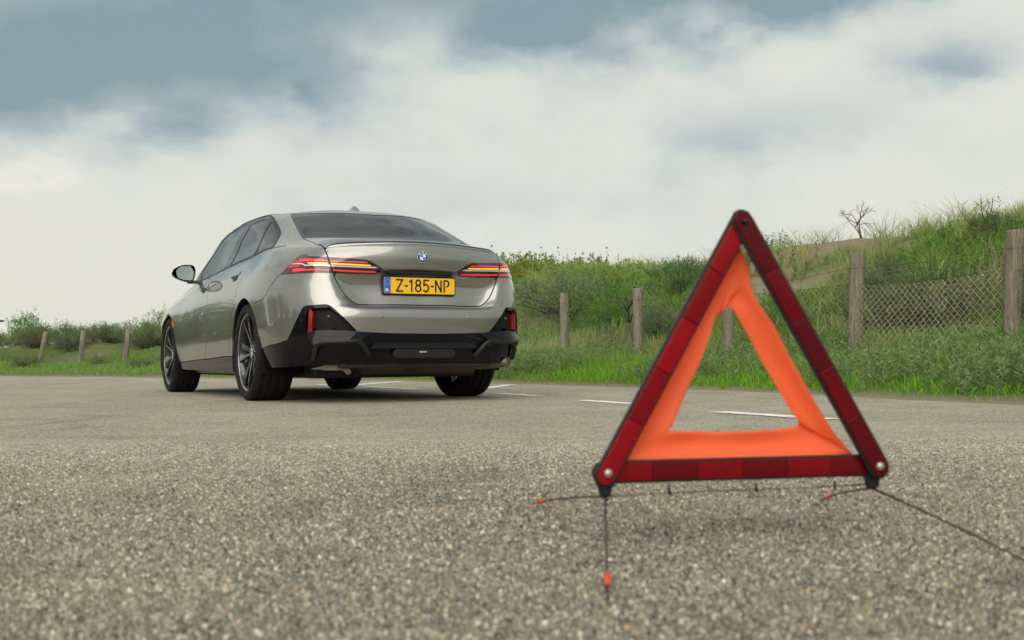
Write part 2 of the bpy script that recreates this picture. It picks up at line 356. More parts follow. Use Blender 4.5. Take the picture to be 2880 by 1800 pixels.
# outlines of panels, lamps and trim on that surface (station, level)
FEAT = {
 'lamp_out': [[6.12,8.134],[5.717,9.372],[5.376,10.726],[5.23,10.975],[4.759,10.847],[4.392,10.486],[3.318,10.281],[1.979,10.143],[2.019,8.035],[3.89,8.055],[5.09,8.13],[5.657,8.155]],
 'lamp_in': [[1.979,10.143],[1.504,9.933],[1.296,9.844],[1.203,9.753],[1.081,9.423],[0.924,8.838],[0.983,8.356],[1.051,7.988],[1.19,7.964],[1.582,7.979],[2.019,8.035]],
 'l_red1a': [[5.281,9.784],[5.271,10.136],[4.759,10.177],[2.134,9.74],[2.178,9.56],[4.745,9.713]],
 'l_red1b': [[1.945,9.704],[1.518,9.6],[1.211,9.517],[1.189,9.395],[1.524,9.472],[1.952,9.529]],
 'l_amb1': [[4.673,9.575],[2.204,9.395],[2.266,9.205],[4.504,9.303]],
 'l_amb2': [[1.963,9.368],[1.531,9.321],[1.167,9.261],[1.15,9.122],[1.54,9.155],[1.965,9.188]],
 'l_sil1': [[5.677,9.49],[5.609,9.547],[5.243,9.598],[5.114,9.532],[4.788,9.256],[2.014,9.117],[2.051,8.938],[4.833,9.039],[5.131,9.362],[5.525,9.42]],
 'l_sil2': [[1.967,9.094],[1.542,9.099],[1.093,9.078],[1.023,8.954],[1.107,8.891],[1.551,8.902],[1.97,8.902]],
 'l_red2a': [[5.524,8.418],[5.477,8.784],[5.093,8.809],[4.768,8.638],[2.256,8.513],[2.259,8.323],[4.925,8.447],[5.318,8.404]],
 'l_red2b': [[1.963,8.522],[1.466,8.5],[1.075,8.459],[1.039,8.24],[1.471,8.264],[1.963,8.325]],
 'l_red3': [[5.703,9.026],[5.684,9.209],[5.188,9.247],[5.17,9.087]],
 'l_red0': [[5.628,9.629],[5.403,10.031],[5.337,10.013],[5.341,9.748]],
 'gap_trunk': [[1.963,14.09],[1.933,13.373],[2.115,12.144],[1.983,10.861],[1.979,10.143],[1.984,9.093],[2.019,8.035],[2.255,7.255],[2.329,6.589],[2.269,6.045],[2.165,5.506],[1.988,5.297],[1.796,5.293],[1.2,5.293],[0.6,5.293],[0.0,5.293]],
 'gap_quarter': [[6.128,8.071],[6.403,7.044],[6.623,6.21],[6.852,5.568],[7.007,5.405],[7.304,5.435]],
 'gap_rdoor': [[8.244,11.297],[8.277,9.752],[8.368,9.139],[8.425,8.563],[8.458,7.592],[8.535,6.742],[8.575,6.302],[8.716,5.006],[8.812,3.26],[9.016,1.644]],
 'gap_bpillar': [[10.307,11.318],[10.395,10.852],[10.32,10.112],[10.203,9.113],[10.081,7.229],[10.057,6.365],[10.081,4.132],[10.153,2.573],[10.342,1.59]],
 'gap_fdoor': [[12.062,12.938],[12.75,12.125],[13.0,11.562],[12.321,9.668],[12.014,7.582],[11.959,4.796],[12.048,2.003],[12.147,1.448]],
 'sill': [[12.56,1.407],[10.737,1.528],[8.818,1.676]],
 'blackline': [[7.01,1.412],[6.158,1.563],[5.921,1.663],[5.679,1.744],[5.548,2.028],[5.425,2.385],[5.216,3.079],[5.022,3.981],[4.946,4.192],[4.776,4.325],[4.523,4.338],[4.123,4.366],[3.79,4.404],[3.586,4.258],[3.278,3.763],[2.789,2.925],[2.198,2.067]],
 'vent_in': [[4.658,1.987],[4.789,2.095],[4.765,3.746],[4.604,4.039],[4.224,4.123],[3.653,4.116],[3.431,3.788],[2.233,2.084],[3.28,2.176],[4.365,2.265]],
 'reflector': [[4.593,3.849],[4.546,3.942],[4.387,3.576],[4.408,2.218],[4.652,1.987],[4.623,2.417]],
 'sensor_knob': [[3.573,3.13]],
 'winglet': [[4.365,2.265],[3.28,2.172],[2.198,2.064],[1.682,2.022],[1.897,1.801],[2.203,1.57],[3.685,1.605],[3.898,1.55],[4.255,1.366],[4.52,1.737],[4.652,1.981]],
 'brace': [[4.274,0.507],[4.22,1.056],[4.123,1.306],[3.823,1.509],[3.072,1.507],[2.276,1.545],[2.157,1.456],[1.985,1.061],[1.811,0.678]],
 'trap': [[1.234,1.98],[1.869,1.142]],
 'dark_gap': [[1.682,2.022],[1.22,1.978],[1.875,1.145],[1.985,1.111],[2.205,1.561]],
 'park': [[1.349,3.093]],
 'dlo': [[11.756,13.774],[11.341,13.27],[10.779,13.867],[9.689,14.005],[8.327,14.073],[6.491,13.843],[5.652,14.502],[5.11,14.785],[5.1,15.195],[5.242,15.545],[5.626,15.808],[6.468,16.073],[7.438,16.062],[8.936,15.929]],
 'glass_f': [[11.186,13.507],[10.853,13.755],[10.189,14.049],[10.067,14.642],[9.558,15.248],[8.976,15.585]],
 'glass_r': [[9.708,14.092],[9.115,14.103],[8.365,14.146],[7.688,14.791],[6.056,15.536],[6.648,15.659],[7.449,15.633],[8.31,15.576],[9.286,15.047]],
 'glass_q': [[8.219,14.141],[7.391,14.011],[6.541,14.032],[6.122,14.577],[5.563,15.035],[5.869,15.458],[7.006,15.014]],
 'backlight': [[0.007,13.982],[1.071,13.985],[1.96,14.099],[1.973,15.04],[2.625,16.562],[1.48,16.004],[0.888,15.737],[0.124,15.679]],
 'handle_r': [[9.169,10.629],[9.16,10.837],[8.842,10.659],[8.709,10.449],[8.614,10.056],[8.66,9.994],[9.155,10.158]],
 'scoop_r': [[9.151,10.139],[8.653,9.988],[8.646,9.489],[8.713,9.36],[8.902,9.398],[8.872,9.592]],
 'scoop_f': [[10.863,10.081],[10.455,10.063],[10.441,9.455],[10.597,9.433],[10.567,9.627]],
 'belt': [[11.708,13.264],[10.73,13.617],[9.669,13.784],[8.323,14.036],[6.564,13.707],[5.056,14.753]],
 'flap': [[12.591,8.545],[12.793,9.548],[12.676,9.629],[12.432,9.577]],
 'badge': [[12.777,10.604]],
 'marker': [[12.787,6.813],[12.652,6.136]],
 'arch_r': [[8.562,0.0],[8.625,0.0],[8.658,0.321],[8.692,1.158],[8.709,1.685],[8.708,2.22],[8.688,2.801],[8.651,3.492],[8.597,4.268],[8.528,5.062],[8.444,5.692],[8.348,6.2],[8.243,6.575],[8.131,6.801],[8.014,6.867],[7.888,6.77],[7.763,6.517],[7.644,6.12],[7.532,5.589],[7.428,4.929],[7.337,4.16],[7.263,3.359],[7.198,2.653],[7.145,2.04],[7.115,1.47],[7.102,0.887],[7.1,0.264],[7.125,0.0],[7.25,0.0]],
 'arch_f': [[13.562,0.0],[13.625,0.0],[13.716,0.478],[13.766,1.303],[13.789,1.84],[13.789,2.421],[13.769,3.043],[13.729,3.803],[13.67,4.81],[13.595,5.774],[13.504,6.581],[13.401,7.243],[13.289,7.725],[13.169,8.005],[13.045,8.092],[12.928,7.966],[12.818,7.656],[12.712,7.202],[12.613,6.616],[12.524,5.895],[12.447,5.055],[12.383,4.011],[12.334,3.387],[12.301,2.789],[12.285,2.215],[12.286,1.69],[12.305,1.172],[12.343,0.205],[12.375,0.0]],
}
UU, VV, TT = table()
_dU = np.gradient(TT, axis=0); _dV = np.gradient(TT, axis=1)
NN = np.cross(_dU, _dV); NN[0, :, 0] = 0; NN[-1, :, 0] = 0; NN[:, -1, 0] = 0
NN /= np.linalg.norm(NN, axis=2, keepdims=True)+1e-12
def _bil(A, u, v):
    u = np.clip(np.asarray(u, float), 0, 17)*NU; v = np.clip(np.asarray(v, float), 0, 18)*NV
    i = np.minimum(u.astype(int), A.shape[0]-2); j = np.minimum(v.astype(int), A.shape[1]-2); a = (u-i)[..., None]; b = (v-j)[..., None]
    return A[i, j]*(1-a)*(1-b)+A[i+1, j]*a*(1-b)+A[i, j+1]*(1-a)*b+A[i+1, j+1]*a*b
def SP(u, v): return _bil(TT, u, v)
def SN(u, v):
    n = _bil(NN, u, v); return n/(np.linalg.norm(n, axis=-1, keepdims=True)+1e-12)
def strip(pts, wdt):                       # ribbon of the given width along a line on the surface
    P = np.array(pts, float); q = [P[0]]
    for a, b in zip(P[:-1], P[1:]):
        L = np.linalg.norm(SP(*a)-SP(*b)); n = max(1, int(L/.035))
        q += [a+(b-a)*i/n for i in range(1, n+1)]
    q = np.array(q); X = SP(q[:, 0], q[:, 1]); N = SN(q[:, 0], q[:, 1]); T_ = np.gradient(X, axis=0); T_ /= np.linalg.norm(T_, axis=1, keepdims=True)
    S = np.cross(N, T_); e = 1e-3
    Su = (SP(q[:, 0]+e, q[:, 1])-SP(q[:, 0]-e, q[:, 1]))/(2*e); Sv = (SP(q[:, 0], q[:, 1]+e)-SP(q[:, 0], q[:, 1]-e))/(2*e)
    l = []; r = []
    for k in range(len(q)):
        J = np.stack([Su[k], Sv[k]], 1); d = np.linalg.lstsq(J, S[k]*wdt/2, rcond=None)[0]; d = np.clip(d, -.2, .2)
        l.append(q[k]+d); r.append(q[k]-d)
    return [tuple(a) for a in l]+[tuple(a) for a in r[::-1]]
DU, DV = 1/8, 1/6
class Cells:                                # flat (station, level) sheet that can be cut along straight lines
    def __init__(s, u0=0, u1=17, v0=0, v1=18):
        s.c = {}
        for i in range(int(round(u0/DU)), int(round(u1/DU))):
            for j in range(int(round(v0/DV)), int(round(v1/DV))):
                s.c[(i, j)] = [[(i*DU, j*DV), ((i+1)*DU, j*DV), ((i+1)*DU, (j+1)*DV), (i*DU, (j+1)*DV)]]
    def seg(s, a, b):
        nx, ny = -(b[1]-a[1]), b[0]-a[0]; L = math.hypot(nx, ny)
        if L < 1e-9: return
        nx /= L; ny /= L; c0 = nx*a[0]+ny*a[1]
        for i in range(int(math.floor(min(a[0], b[0])/DU-1e-6)), int(math.floor(max(a[0], b[0])/DU+1e-6))+1):
            for j in range(int(math.floor(min(a[1], b[1])/DV-1e-6)), int(math.floor(max(a[1], b[1])/DV+1e-6))+1):
                ps = s.c.get((i, j))
                if not ps: continue
                out = []
                for p in ps:
                    d = [nx*x+ny*y-c0 for x, y in p]
                    if min(d) > -1e-7 or max(d) < 1e-7: out.append(p); continue
                    A = []; B = []
                    for k in range(len(p)):
                        p0, p1, d0, d1 = p[k], p[(k+1) % len(p)], d[k], d[(k+1) % len(p)]
                        if d0 >= -1e-7: A.append(p0)
                        if d0 <= 1e-7: B.append(p0)
                        if (d0 > 1e-7 and d1 < -1e-7) or (d0 < -1e-7 and d1 > 1e-7):
                            t = d0/(d0-d1); x = (p0[0]+(p1[0]-p0[0])*t, p0[1]+(p1[1]-p0[1])*t); A.append(x); B.append(x)
                    if len(A) > 2: out.append(A)
                    if len(B) > 2: out.append(B)
                s.c[(i, j)] = out
    def poly(s, P, closed=True):
        for k in range(len(P)-(0 if closed else 1)): s.seg(P[k], P[(k+1) % len(P)])
    def all(s): return [p for ps in s.c.values() for p in ps]
def inside(C_, P):
    P = np.array(P, float); x, y = C_[:, 0], C_[:, 1]; r = np.zeros(len(C_), bool); n = len(P)
    for k in range(n):
        x0, y0 = P[k]; x1, y1 = P[(k+1) % n]
        if y0 == y1: continue
        c = ((y0 > y) != (y1 > y)) & (x < (x1-x0)*(y-y0)/(y1-y0)+x0); r ^= c
    return r
def patch(name, polys, mat, parent, sides=(1, -1), off=0., flange=.012, join=False, **kw):
    """mesh from pieces of the sheet; off = height over the surface (number or function of station, level); flange = edge turned inwards"""
    key = {}; uv = []; F = []
    for p in polys:
        f = []
        for q in p:
            k = (round(q[0], 5), round(q[1], 5))
            if k not in key: key[k] = len(uv); uv.append(k)
            if not f or f[-1] != key[k]: f.append(key[k])
        if len(f) > 2 and f[0] == f[-1]: f.pop()
        if len(f) > 2: F.append(tuple(f))
    if not F: print('EMPTY PATCH', name); return []
    uv = np.array(uv); X = SP(uv[:, 0], uv[:, 1]); N = SN(uv[:, 0], uv[:, 1])
    d = np.array([off(a, b) for a, b in uv]) if callable(off) else np.full(len(uv), off)
    X = X+N*d[:, None]
    if callable(off):                       # tilted pieces take their own normals
        N2 = np.zeros_like(N)
        for f in F:
            a, b, c = X[f[0]], X[f[1]], X[f[2]]; n = np.cross(b-a, c-a)
            for i in f: N2[i] += n
        ln = np.linalg.norm(N2, axis=1, keepdims=True); N = np.where(ln > 1e-12, N2/(ln+1e-15), N)
    NF = SN(uv[:, 0], uv[:, 1])
    n0 = len(uv)
    if flange:
        ed = {}
        for f in F:
            for a, b in zip(f, f[1:]+f[:1]): ed[(a, b)] = 1
        bd = [(a, b) for (a, b) in ed if (b, a) not in ed]
        Vx = list(X); Nx = list(N); 
        for a, b in bd:
            if join and uv[a][0] < 1e-4 and uv[b][0] < 1e-4: continue
            if uv[a][1] > 17.99 and uv[b][1] > 17.99: continue
            t = X[b]-X[a]; o = np.cross(t, NF[a]); o = o/(np.linalg.norm(o)+1e-9); k = len(Vx)
            Vx += [X[a], X[b], X[b]-NF[b]*flange, X[a]-NF[a]*flange]; Nx += [o]*4; F.append((k+1, k, k+3, k+2))
        X = np.array(Vx); N = np.array(Nx)
    res = []
    if join:
        Vl = np.concatenate([X, X*[-1, 1, 1]]); Nl = np.concatenate([N, N*[-1, 1, 1]]); o = len(X)
        res.append(obj(name, Vl, F+[tuple(i+o for i in f[::-1]) for f in F], mat, parent, normals=Nl, **kw))
    else:
        for sg in sides:
            res.append(obj(name, X*[sg, 1, 1], F if sg > 0 else [f[::-1] for f in F], mat, parent, normals=N*[sg, 1, 1], **kw))
    return res
def region(P):                              # sheet pieces inside one outline
    P = [tuple(p) for p in P]; a = np.array(P); u0 = max(0, math.floor(a[:, 0].min()/DU)*DU); u1 = min(17, math.ceil(a[:, 0].max()/DU)*DU); v0 = max(0, math.floor(a[:, 1].min()/DV)*DV); v1 = min(18, math.ceil(a[:, 1].max()/DV)*DV)
    c = Cells(u0, u1, v0, v1); c.poly(P); ps = c.all(); cen = np.array([np.mean(p, axis=0) for p in ps]); m_ = inside(cen, P)
    return [p for p, k in zip(ps, m_) if k]
def finer(P, n=4):
    o = []
    for a, b in zip(P, P[1:]+P[:1]): o += [(a[0]+(b[0]-a[0])*i/n, a[1]+(b[1]-a[1])*i/n) for i in range(n)]
    return o
def smooth_line(P, n=5):
    P = np.array(P, float); d = np.concatenate([[0], np.cumsum(np.maximum(np.linalg.norm(np.diff(P, axis=0), axis=1), 1e-3))])
    return [tuple(q) for q in pch(d, P, np.unique(np.concatenate([np.linspace(a, b, n+1) for a, b in zip(d[:-1], d[1:])])))]
def uv_yz(y, z):                            # point on the flank from its side-view position
    sub = TT[int(5.2*NU):int(15.5*NU), :int(16.2*NV)]; d = (sub[..., 1]-y)**2+(sub[..., 2]-z)**2
    i, j = np.unravel_index(d.argmin(), d.shape); u, v = i/NU+int(5.2*NU)/NU, j/NV
    for _ in range(6):
        e = 2e-3; x0 = SP(u, v); ju = (SP(u+e, v)-SP(u-e, v))/(2*e); jv = (SP(u, v+e)-SP(u, v-e))/(2*e)
        J = np.array([[ju[1], jv[1]], [ju[2], jv[2]]]); r_ = np.array([y-x0[1], z-x0[2]])
        st = np.linalg.lstsq(J, r_, rcond=None)[0]; u = min(17, max(5, u+float(np.clip(st[0], -.2, .2)))); v = min(17, max(0, v+float(np.clip(st[1], -.3, .3))))
    return (u, v)

car = empty('saloon_car', (0, 0, 0), label='warm grey four-door saloon parked on the asphalt, seen from behind with its tail lamps lit', cat='car')
F_ = {k: [tuple(q) for q in v_] for k, v_ in FEAT.items()}
g_trunk = F_['gap_trunk']; g_quarter = F_['gap_quarter']; g_rdoor = F_['gap_rdoor']; g_bp = F_['gap_bpillar']
g_fdoor = [uv_yz(*q) for q in ((2.55, .985), (2.52, .95), (2.50, .88), (2.47, .76), (2.44, .60), (2.46, .45), (2.50, .33), (2.53, .285))]
sill = [uv_yz(2.60, .283)]+[F_['sill'][1], F_['sill'][2]]
flap = [uv_yz(2.675+.115*math.copysign(abs(math.cos(a))**.45, math.cos(a)), .745+.085*math.copysign(abs(math.sin(a))**.45, math.sin(a))) for a in np.linspace(0, 2*math.pi, 33)[:-1]]
dlo = [(11.9, 13.72), (11.34, 13.38), (10.78, 13.72), (9.69, 13.93), (8.33, 14.04), (7.4, 13.98), (6.5, 13.86), (5.652, 14.5), (5.2, 14.75), (5.08, 14.9), (5.1, 15.195), (5.242, 15.545), (5.55, 15.76), (5.9, 15.87),
       (6.5, 15.93), (7.5, 15.94), (9, 15.92), (10.5, 15.9), (11.6, 15.86), (11.9, 15.75), (11.93, 15), (11.9, 14)]
glass_f = [(11.2, 13.66), (10.85, 13.84), (10.189, 14.05), (10.067, 14.642), (9.558, 15.248), (8.976, 15.6), (8.9, 15.78), (9.6, 15.78), (10.5, 15.76), (11.3, 15.7), (11.55, 15.45), (11.47, 14.6), (11.35, 14.0)]
glass_t = [(11.45, 13.64), (11.8, 13.85), (11.83, 14.7), (11.66, 14.9)]
glass_r = F_['glass_r']; glass_q = [(8.219, 14.141), (7.391, 14.09), (6.541, 14.05), (6.122, 14.577), (5.62, 14.95), (5.563, 15.035), (5.6, 15.2), (5.869, 15.458), (7.006, 15.014)]
backl = [(-1, 13.99), (1.07, 13.99), (1.965, 14.07), (1.985, 15.04), (1.955, 15.9), (1.9, 15.97), (1.48, 15.9), (.888, 15.76), (.3, 15.7), (-1, 15.69)]
windsh = [(12.2, 14.12), (12.6, 14.08), (18, 14.08), (18, 15.92), (12.3, 15.9), (12.15, 15.6), (12.12, 14.6)]
archR = [(q[0], q[1]) for q in F_['arch_r']]; archR = [(archR[0][0]+.05, -1)]+archR[2:-2]+[(archR[-1][0]-.1, -1)]
archF = [(q[0], q[1]) for q in F_['arch_f']]; archF = [(archF[0][0]+.05, -1)]+archF[2:-2]+[(archF[-1][0]-.1, -1)]
bl = F_['blackline']
black = [(7.6, -1), (7.6, 1.36)]+bl+[(1.7, 2.02), (1.234, 1.98), (.6, 1.95), (-1, 1.94), (-1, -1)]
sillp = [(13.0, -1), (13.0, sill[0][1])]+sill+[(8.3, 1.70), (8.3, -1)]
lamp_o, lamp_i = F_['lamp_out'], F_['lamp_in']
trunk = [(-1, 14.0), (1.07, 14.0)]+g_trunk+[(-1, g_trunk[-1][1])]
bumper = [(-1, -1), (-1, 9), (1.6, 8.5), (3, 8.3), (5.66, 8.16)]+g_quarter+[(7.75, 5.3), (7.75, -1)]
rdoor = g_bp[::-1]+[(10.3, 13.5), (9.6, 14.5), (8.2, 14.5), (8.15, 12.5)]+g_rdoor+[sill[-1], sill[1]]
fdoor = g_fdoor[::-1]+[(12.0, 13.6), (11.3, 13.8), (10.3, 14.2), (10.3, 11.5)]+g_bp+[(11, 1.5)]
GAPW = .0075
gaps = [strip(smooth_line(g_trunk), .009), strip(smooth_line(g_quarter), .006), strip(smooth_line(g_rdoor), .006), strip(smooth_line(g_bp), .006), strip(smooth_line(g_fdoor), .006),
        strip(smooth_line([uv_yz(2.62, .283)]+sill[1:]+[(8.68, 1.69)]), .008), strip(flap+flap[:1], .004),
        strip(smooth_line([(12.02, 13.7), (12.5, 13.2), (13.2, 12.4), (14.2, 11.9), (15.2, 11.55), (17, 11.45)]), .006)]
vent = F_['vent_in']
sheet = Cells()
order = [('gone', archR), ('gone', archF)]+[('seal', g) for g in gaps]+[('lamp_o', lamp_o), ('lamp_i', lamp_i), ('glass_f', glass_f), ('glass_t', glass_t), ('glass_r', glass_r), ('glass_q', glass_q), ('dlo', dlo),
         ('backl', backl), ('windsh', windsh), ('vent', vent), ('black', black), ('sillp', sillp), ('trunk', trunk), ('bumper', bumper), ('flap', flap), ('rdoor', rdoor), ('fdoor', fdoor)]
for nme, P in order: sheet.poly(P)
pieces = sheet.all(); cen = np.array([np.mean(p, axis=0) for p in pieces]); cls = np.full(len(pieces), 'body', object); free = np.ones(len(pieces), bool)
for nme, P in order:
    k = inside(cen, P) & free; cls[k] = nme; free &= ~k
G = {n_: [p for p, c in zip(pieces, cls) if c == n_] for n_ in set(cls)}
body = patch('body_shell', G['body'], 'paint', car, join=True)[0]
patch('panel_gap', G['seal'], 'seal', car, join=True, off=-.007, flange=.01)
trunk_o = patch('boot_lid', G['trunk'], 'paint', car, join=True)[0]
bump_o = patch('rear_bumper', G['bumper'], 'paint', car, join=True)[0]
low_o = patch('bumper_valance', G['black'], 'black_gloss', car, join=True, label='gloss black lower bumper trim')[0]
patch('sill_trim', G['sillp'], 'black_gloss', car, off=lambda u, v: .016*max(0, 1-abs(v-.75)/.75) if v < 1.5 else 0.)
rds = patch('rear_door', G['rdoor'], 'paint', car); fds = patch('front_door', G['fdoor'], 'paint', car)
patch('charging_flap', G['flap'], 'paint', body, sides=(-1,))
patch('fuel_panel', G['flap'], 'paint', body, sides=(1,))
patch('window_frame', G['dlo'], 'black_gloss', car, off=-.002, flange=.015)
for i_, sg in enumerate((1, -1)):
    patch('window_glass', G['glass_f'], 'glass_side', fds[i_], (sg,), off=-.005, flange=0); patch('quarter_glass', G['glass_t'], 'glass_side', fds[i_], (sg,), off=-.005, flange=0)
    patch('window_glass', G['glass_r'], 'glass_side', rds[i_], (sg,), off=-.005, flange=0); patch('rear_quarter_glass', G['glass_q'], 'glass_side', rds[i_], (sg,), off=-.005, flange=0)
patch('rear_window', G['backl'], 'glass_rear', car, join=True, off=-.003, flange=0)
patch('windscreen', G['windsh'], 'glass_front', car, join=True, off=-.003, flange=0)
patch('vent_pocket', G['vent'], 'black_matt', low_o, off=-.028, flange=-.03)
# window surround strips
patch('belt_strip', region(strip(smooth_line([(11.9, 13.66), (11.34, 13.32), (10.78, 13.66), (9.69, 13.87), (8.33, 13.98), (7.4, 13.92), (6.5, 13.80)]), .012)), 'black_satin', car, off=.003, flange=.006)
patch('window_surround', region(strip(smooth_line([(6.5, 13.83), (5.652, 14.46), (5.2, 14.72), (5.04, 14.9), (5.06, 15.195), (5.2, 15.56), (5.52, 15.8), (5.9, 15.92), (6.5, 15.98), (7.5, 15.99), (9, 15.97), (10.5, 15.95), (11.6, 15.91)]), .014)), 'black_satin', car, off=.003, flange=.006)
# rear lamps: dark lens with lit bars
lo = patch('tail_lamp', G['lamp_o'], 'lens_dark', car, off=.002, flange=.02); li = patch('boot_lamp', G['lamp_i'], 'lens_dark', trunk_o, off=.002, flange=.02)
for i_, sg in enumerate((1, -1)):
    for nm, fk, mt, of, par in (('side_lens', None, 'lens_side', .0030, lo), ('light_bar', 'l_red1a', 'led_red', .0045, lo), ('light_bar', 'l_red2a', 'led_red', .0045, lo), ('side_light', 'l_red3', 'red_side', .0045, lo), ('side_light', 'l_red0', 'red_side', .0045, lo),
                                ('indicator_bar', 'l_amb1', 'led_amber', .0045, lo), ('trim_bar', 'l_sil1', 'silver_trim', .006, lo)):
        P = F_[fk] if fk else [(6.0, 8.25), (5.7, 9.25), (5.38, 10.55), (5.2, 10.82), (4.86, 10.7), (4.72, 9.5), (4.9, 8.2)]
        patch(nm, region(P), mt, par[i_], (sg,), off=of, flange=.004)
    for nm, fk, mt, of in (('light_bar', 'l_red1b', 'led_red', .0045), ('light_bar', 'l_red2b', 'led_red', .0045), ('indicator_bar', 'l_amb2', 'led_amber', .0045), ('trim_bar', 'l_sil2', 'silver_trim', .006)):
        o_ = patch(nm, region(F_[fk]), mt, car, (sg,), off=of, flange=.004)
        for q in o_: q.name = 'boot_'+nm
# boot lip
us = np.linspace(0, 1.93, 50); pr = []
for k, (v0, dz, dy) in enumerate(((11.72, .0, -.0015), (11.92, .010, -.006), (12.0, .019, .002), (12.25, .004, .004))):
    q = SP(us, np.full_like(us, v0)).copy(); tp = np.clip((1.93-us)/.25, 0, 1)**.6; q[:, 2] += dz*tp; q[:, 1] += dy*tp; pr.append(q)
V = []; F = []
for i in range(50): V += [tuple(pr[k][i]) for k in range(4)]
for i in range(49):
    for k in range(3): a = i*4+k; F.append((a, a+4, a+5, a+1))
o = len(V); V += [(-x, y, z) for x, y, z in V]; F += [tuple(i+o for i in f[::-1]) for f in F]
obj('boot_spoiler', V, [f[::-1] for f in F], ['paint', 'black_satin'], car, mi=[1 if (i % 3) == 1 else 0 for i in range(len(F))])
# valance pieces
for sg, i_ in ((1, 0), (-1, 1)):
    patch('valance_wing', region(F_['winglet']), 'black_gloss', low_o, (sg,), off=lambda u, v: .004+.036*max(0., min(1., (2.15-v)/.75)), flange=.045)
    patch('reflector', region(F_['reflector']), 'reflector_red', low_o, (sg,), off=.004, flange=.03)
    patch('reflector_surround', region(strip(smooth_line([(4.66, 1.97), (4.78, 2.1), (4.79, 3.0), (4.76, 3.75), (4.6, 4.04), (4.224, 4.12), (3.66, 4.12)]), .020)), 'black_gloss', low_o, (sg,), off=.010, flange=.04)
    br = smooth_line(F_['brace'], 4); q = SP(*np.array(br).T)+SN(*np.array(br).T)*.020
    V, F = tube([tuple(a*[sg, 1, 1]) for a in q], .0165, 10); obj('valance_brace', V, F, 'black_satin', low_o)
    # pale fixings
    for (u, v, d, r_, mt) in ((3.573, 3.13, -.022, .012, 'disc'),):
        p_ = SP(u, v)+SN(u, v)*d; V, F = lathe([(-.006, .0), (-.006, r_*.6), (-.002, r_), (.004, r_)], 14, 'y'); obj('vent_knob', [(a+p_[0]*sg, b+p_[1], c+p_[2]) for a, b, c in V], F, mt, low_o)
    pk = SP(1.349, 3.093); V, F = lathe([(-.0015, .0), (-.0018, .0085), (-.0005, .0105), (.004, .0108)], 18, 'y'); obj('parking_sensor', [(a+pk[0]*sg, b+pk[1], c+pk[2]) for a, b, c in V], F, 'paint', bump_o)
patch('diffuser_panel', region([(-1, 1.985), (1.234, 1.975), (1.869, 1.142), (-1, 1.145)]), 'black_gloss', low_o, off=lambda u, v: -.045+.066*max(0., min(1., (1.98-v)/.84)), flange=.03, join=True)
V, F = prism([(-.20, .365), (.20, .365), (.225, .345), (.225, .312), (.205, .30), (-.205, .30), (-.225, .312), (-.225, .345)], -1.135, -1.02); bevel_obj('sensor_housing', V, F, 'black_satin', low_o, .005)
obj('maker_strip', boxv(-.038, .012, -1.1372, -1.134, .337, .3455), BOXF, 'white', low_o, smooth=False)
for i in range(9): obj('strip_mark', boxv(-.036+i*.0055, -.0335+i*.0055+.001*(i % 3), -1.1382, -1.1371, .3385, .3440), BOXF, 'ink', low_o, smooth=False)
V, F = prism([(-.235, .355), (-.225, .36), (-.225, .30), (-.235, .295)], -1.145, -1.05); 
# underside
bevel_obj('floor_tray', boxv(-.62, .62, -.62, 3.55, .165, .30), BOXF, 'under', car, .03)
bevel_obj('tail_tray', boxv(-.55, .55, -1.0, -.5, .235, .32), BOXF, 'under', car, .02)
V, F = lathe([(-.36, 0), (-.36, .05), (-.34, .066), (-.30, .072), (.42, .072), (.47, .064), (.50, .045), (.50, 0)], 28, 'x'); obj('silencer', [(x, y*1.5-.83, z+.262) for x, y, z in V], F, 'muffler', car)
V, F = tube([(.42, -.83, .262), (.56, -.86, .25), (.66, -.93, .262), (.70, -.99, .275)], .036, 12); obj('tail_pipe', V, F, 'bracket', car)
V, F = prism([(-.74, .232), (-.62, .262), (-.56, .262), (-.50, .235), (-.475, .245), (-.46, .205), (-.485, .19), (-.52, .222), (-.62, .222)], -.955, -.945); obj('exhaust_bracket', V, F, 'bracket', car, smooth=False)
for sg in (1, -1):
    V, F = tube([(sg*.30, -.12, .22), (sg*.72, .02, .26)], .028, 8); obj('suspension_arm', V, F, 'under', car)
    V, F = tube([(sg*.28, .22, .20), (sg*.72, .05, .20)], .022, 8); obj('suspension_arm', V, F, 'under', car)
    V, F = tube([(sg*.62, -.1, .25), (sg*.60, -.08, .62)], .045, 10); obj('damper', V, F, 'under', car)
    for yc, rr in ((0., .42), (2.995, .415)):   # wheel-house liners
        V = []; F = []; n = 24
        for i in range(n+1):
            a = math.pi*(-.12+1.24*i/n); c, s = math.cos(a), math.sin(a)
            V += [(sg*.935, yc+rr*.955*c, .352+rr*.955*s), (sg*.60, yc+rr*c, .352+rr*s), (sg*.56, yc+.05*c, .352+.05*s)]
        for i in range(n):
            for k in range(2): F.append((i*3+k, i*3+3+k, i*3+4+k, i*3+1+k))
        obj('wheel_house', V, F, 'black_matt', car)
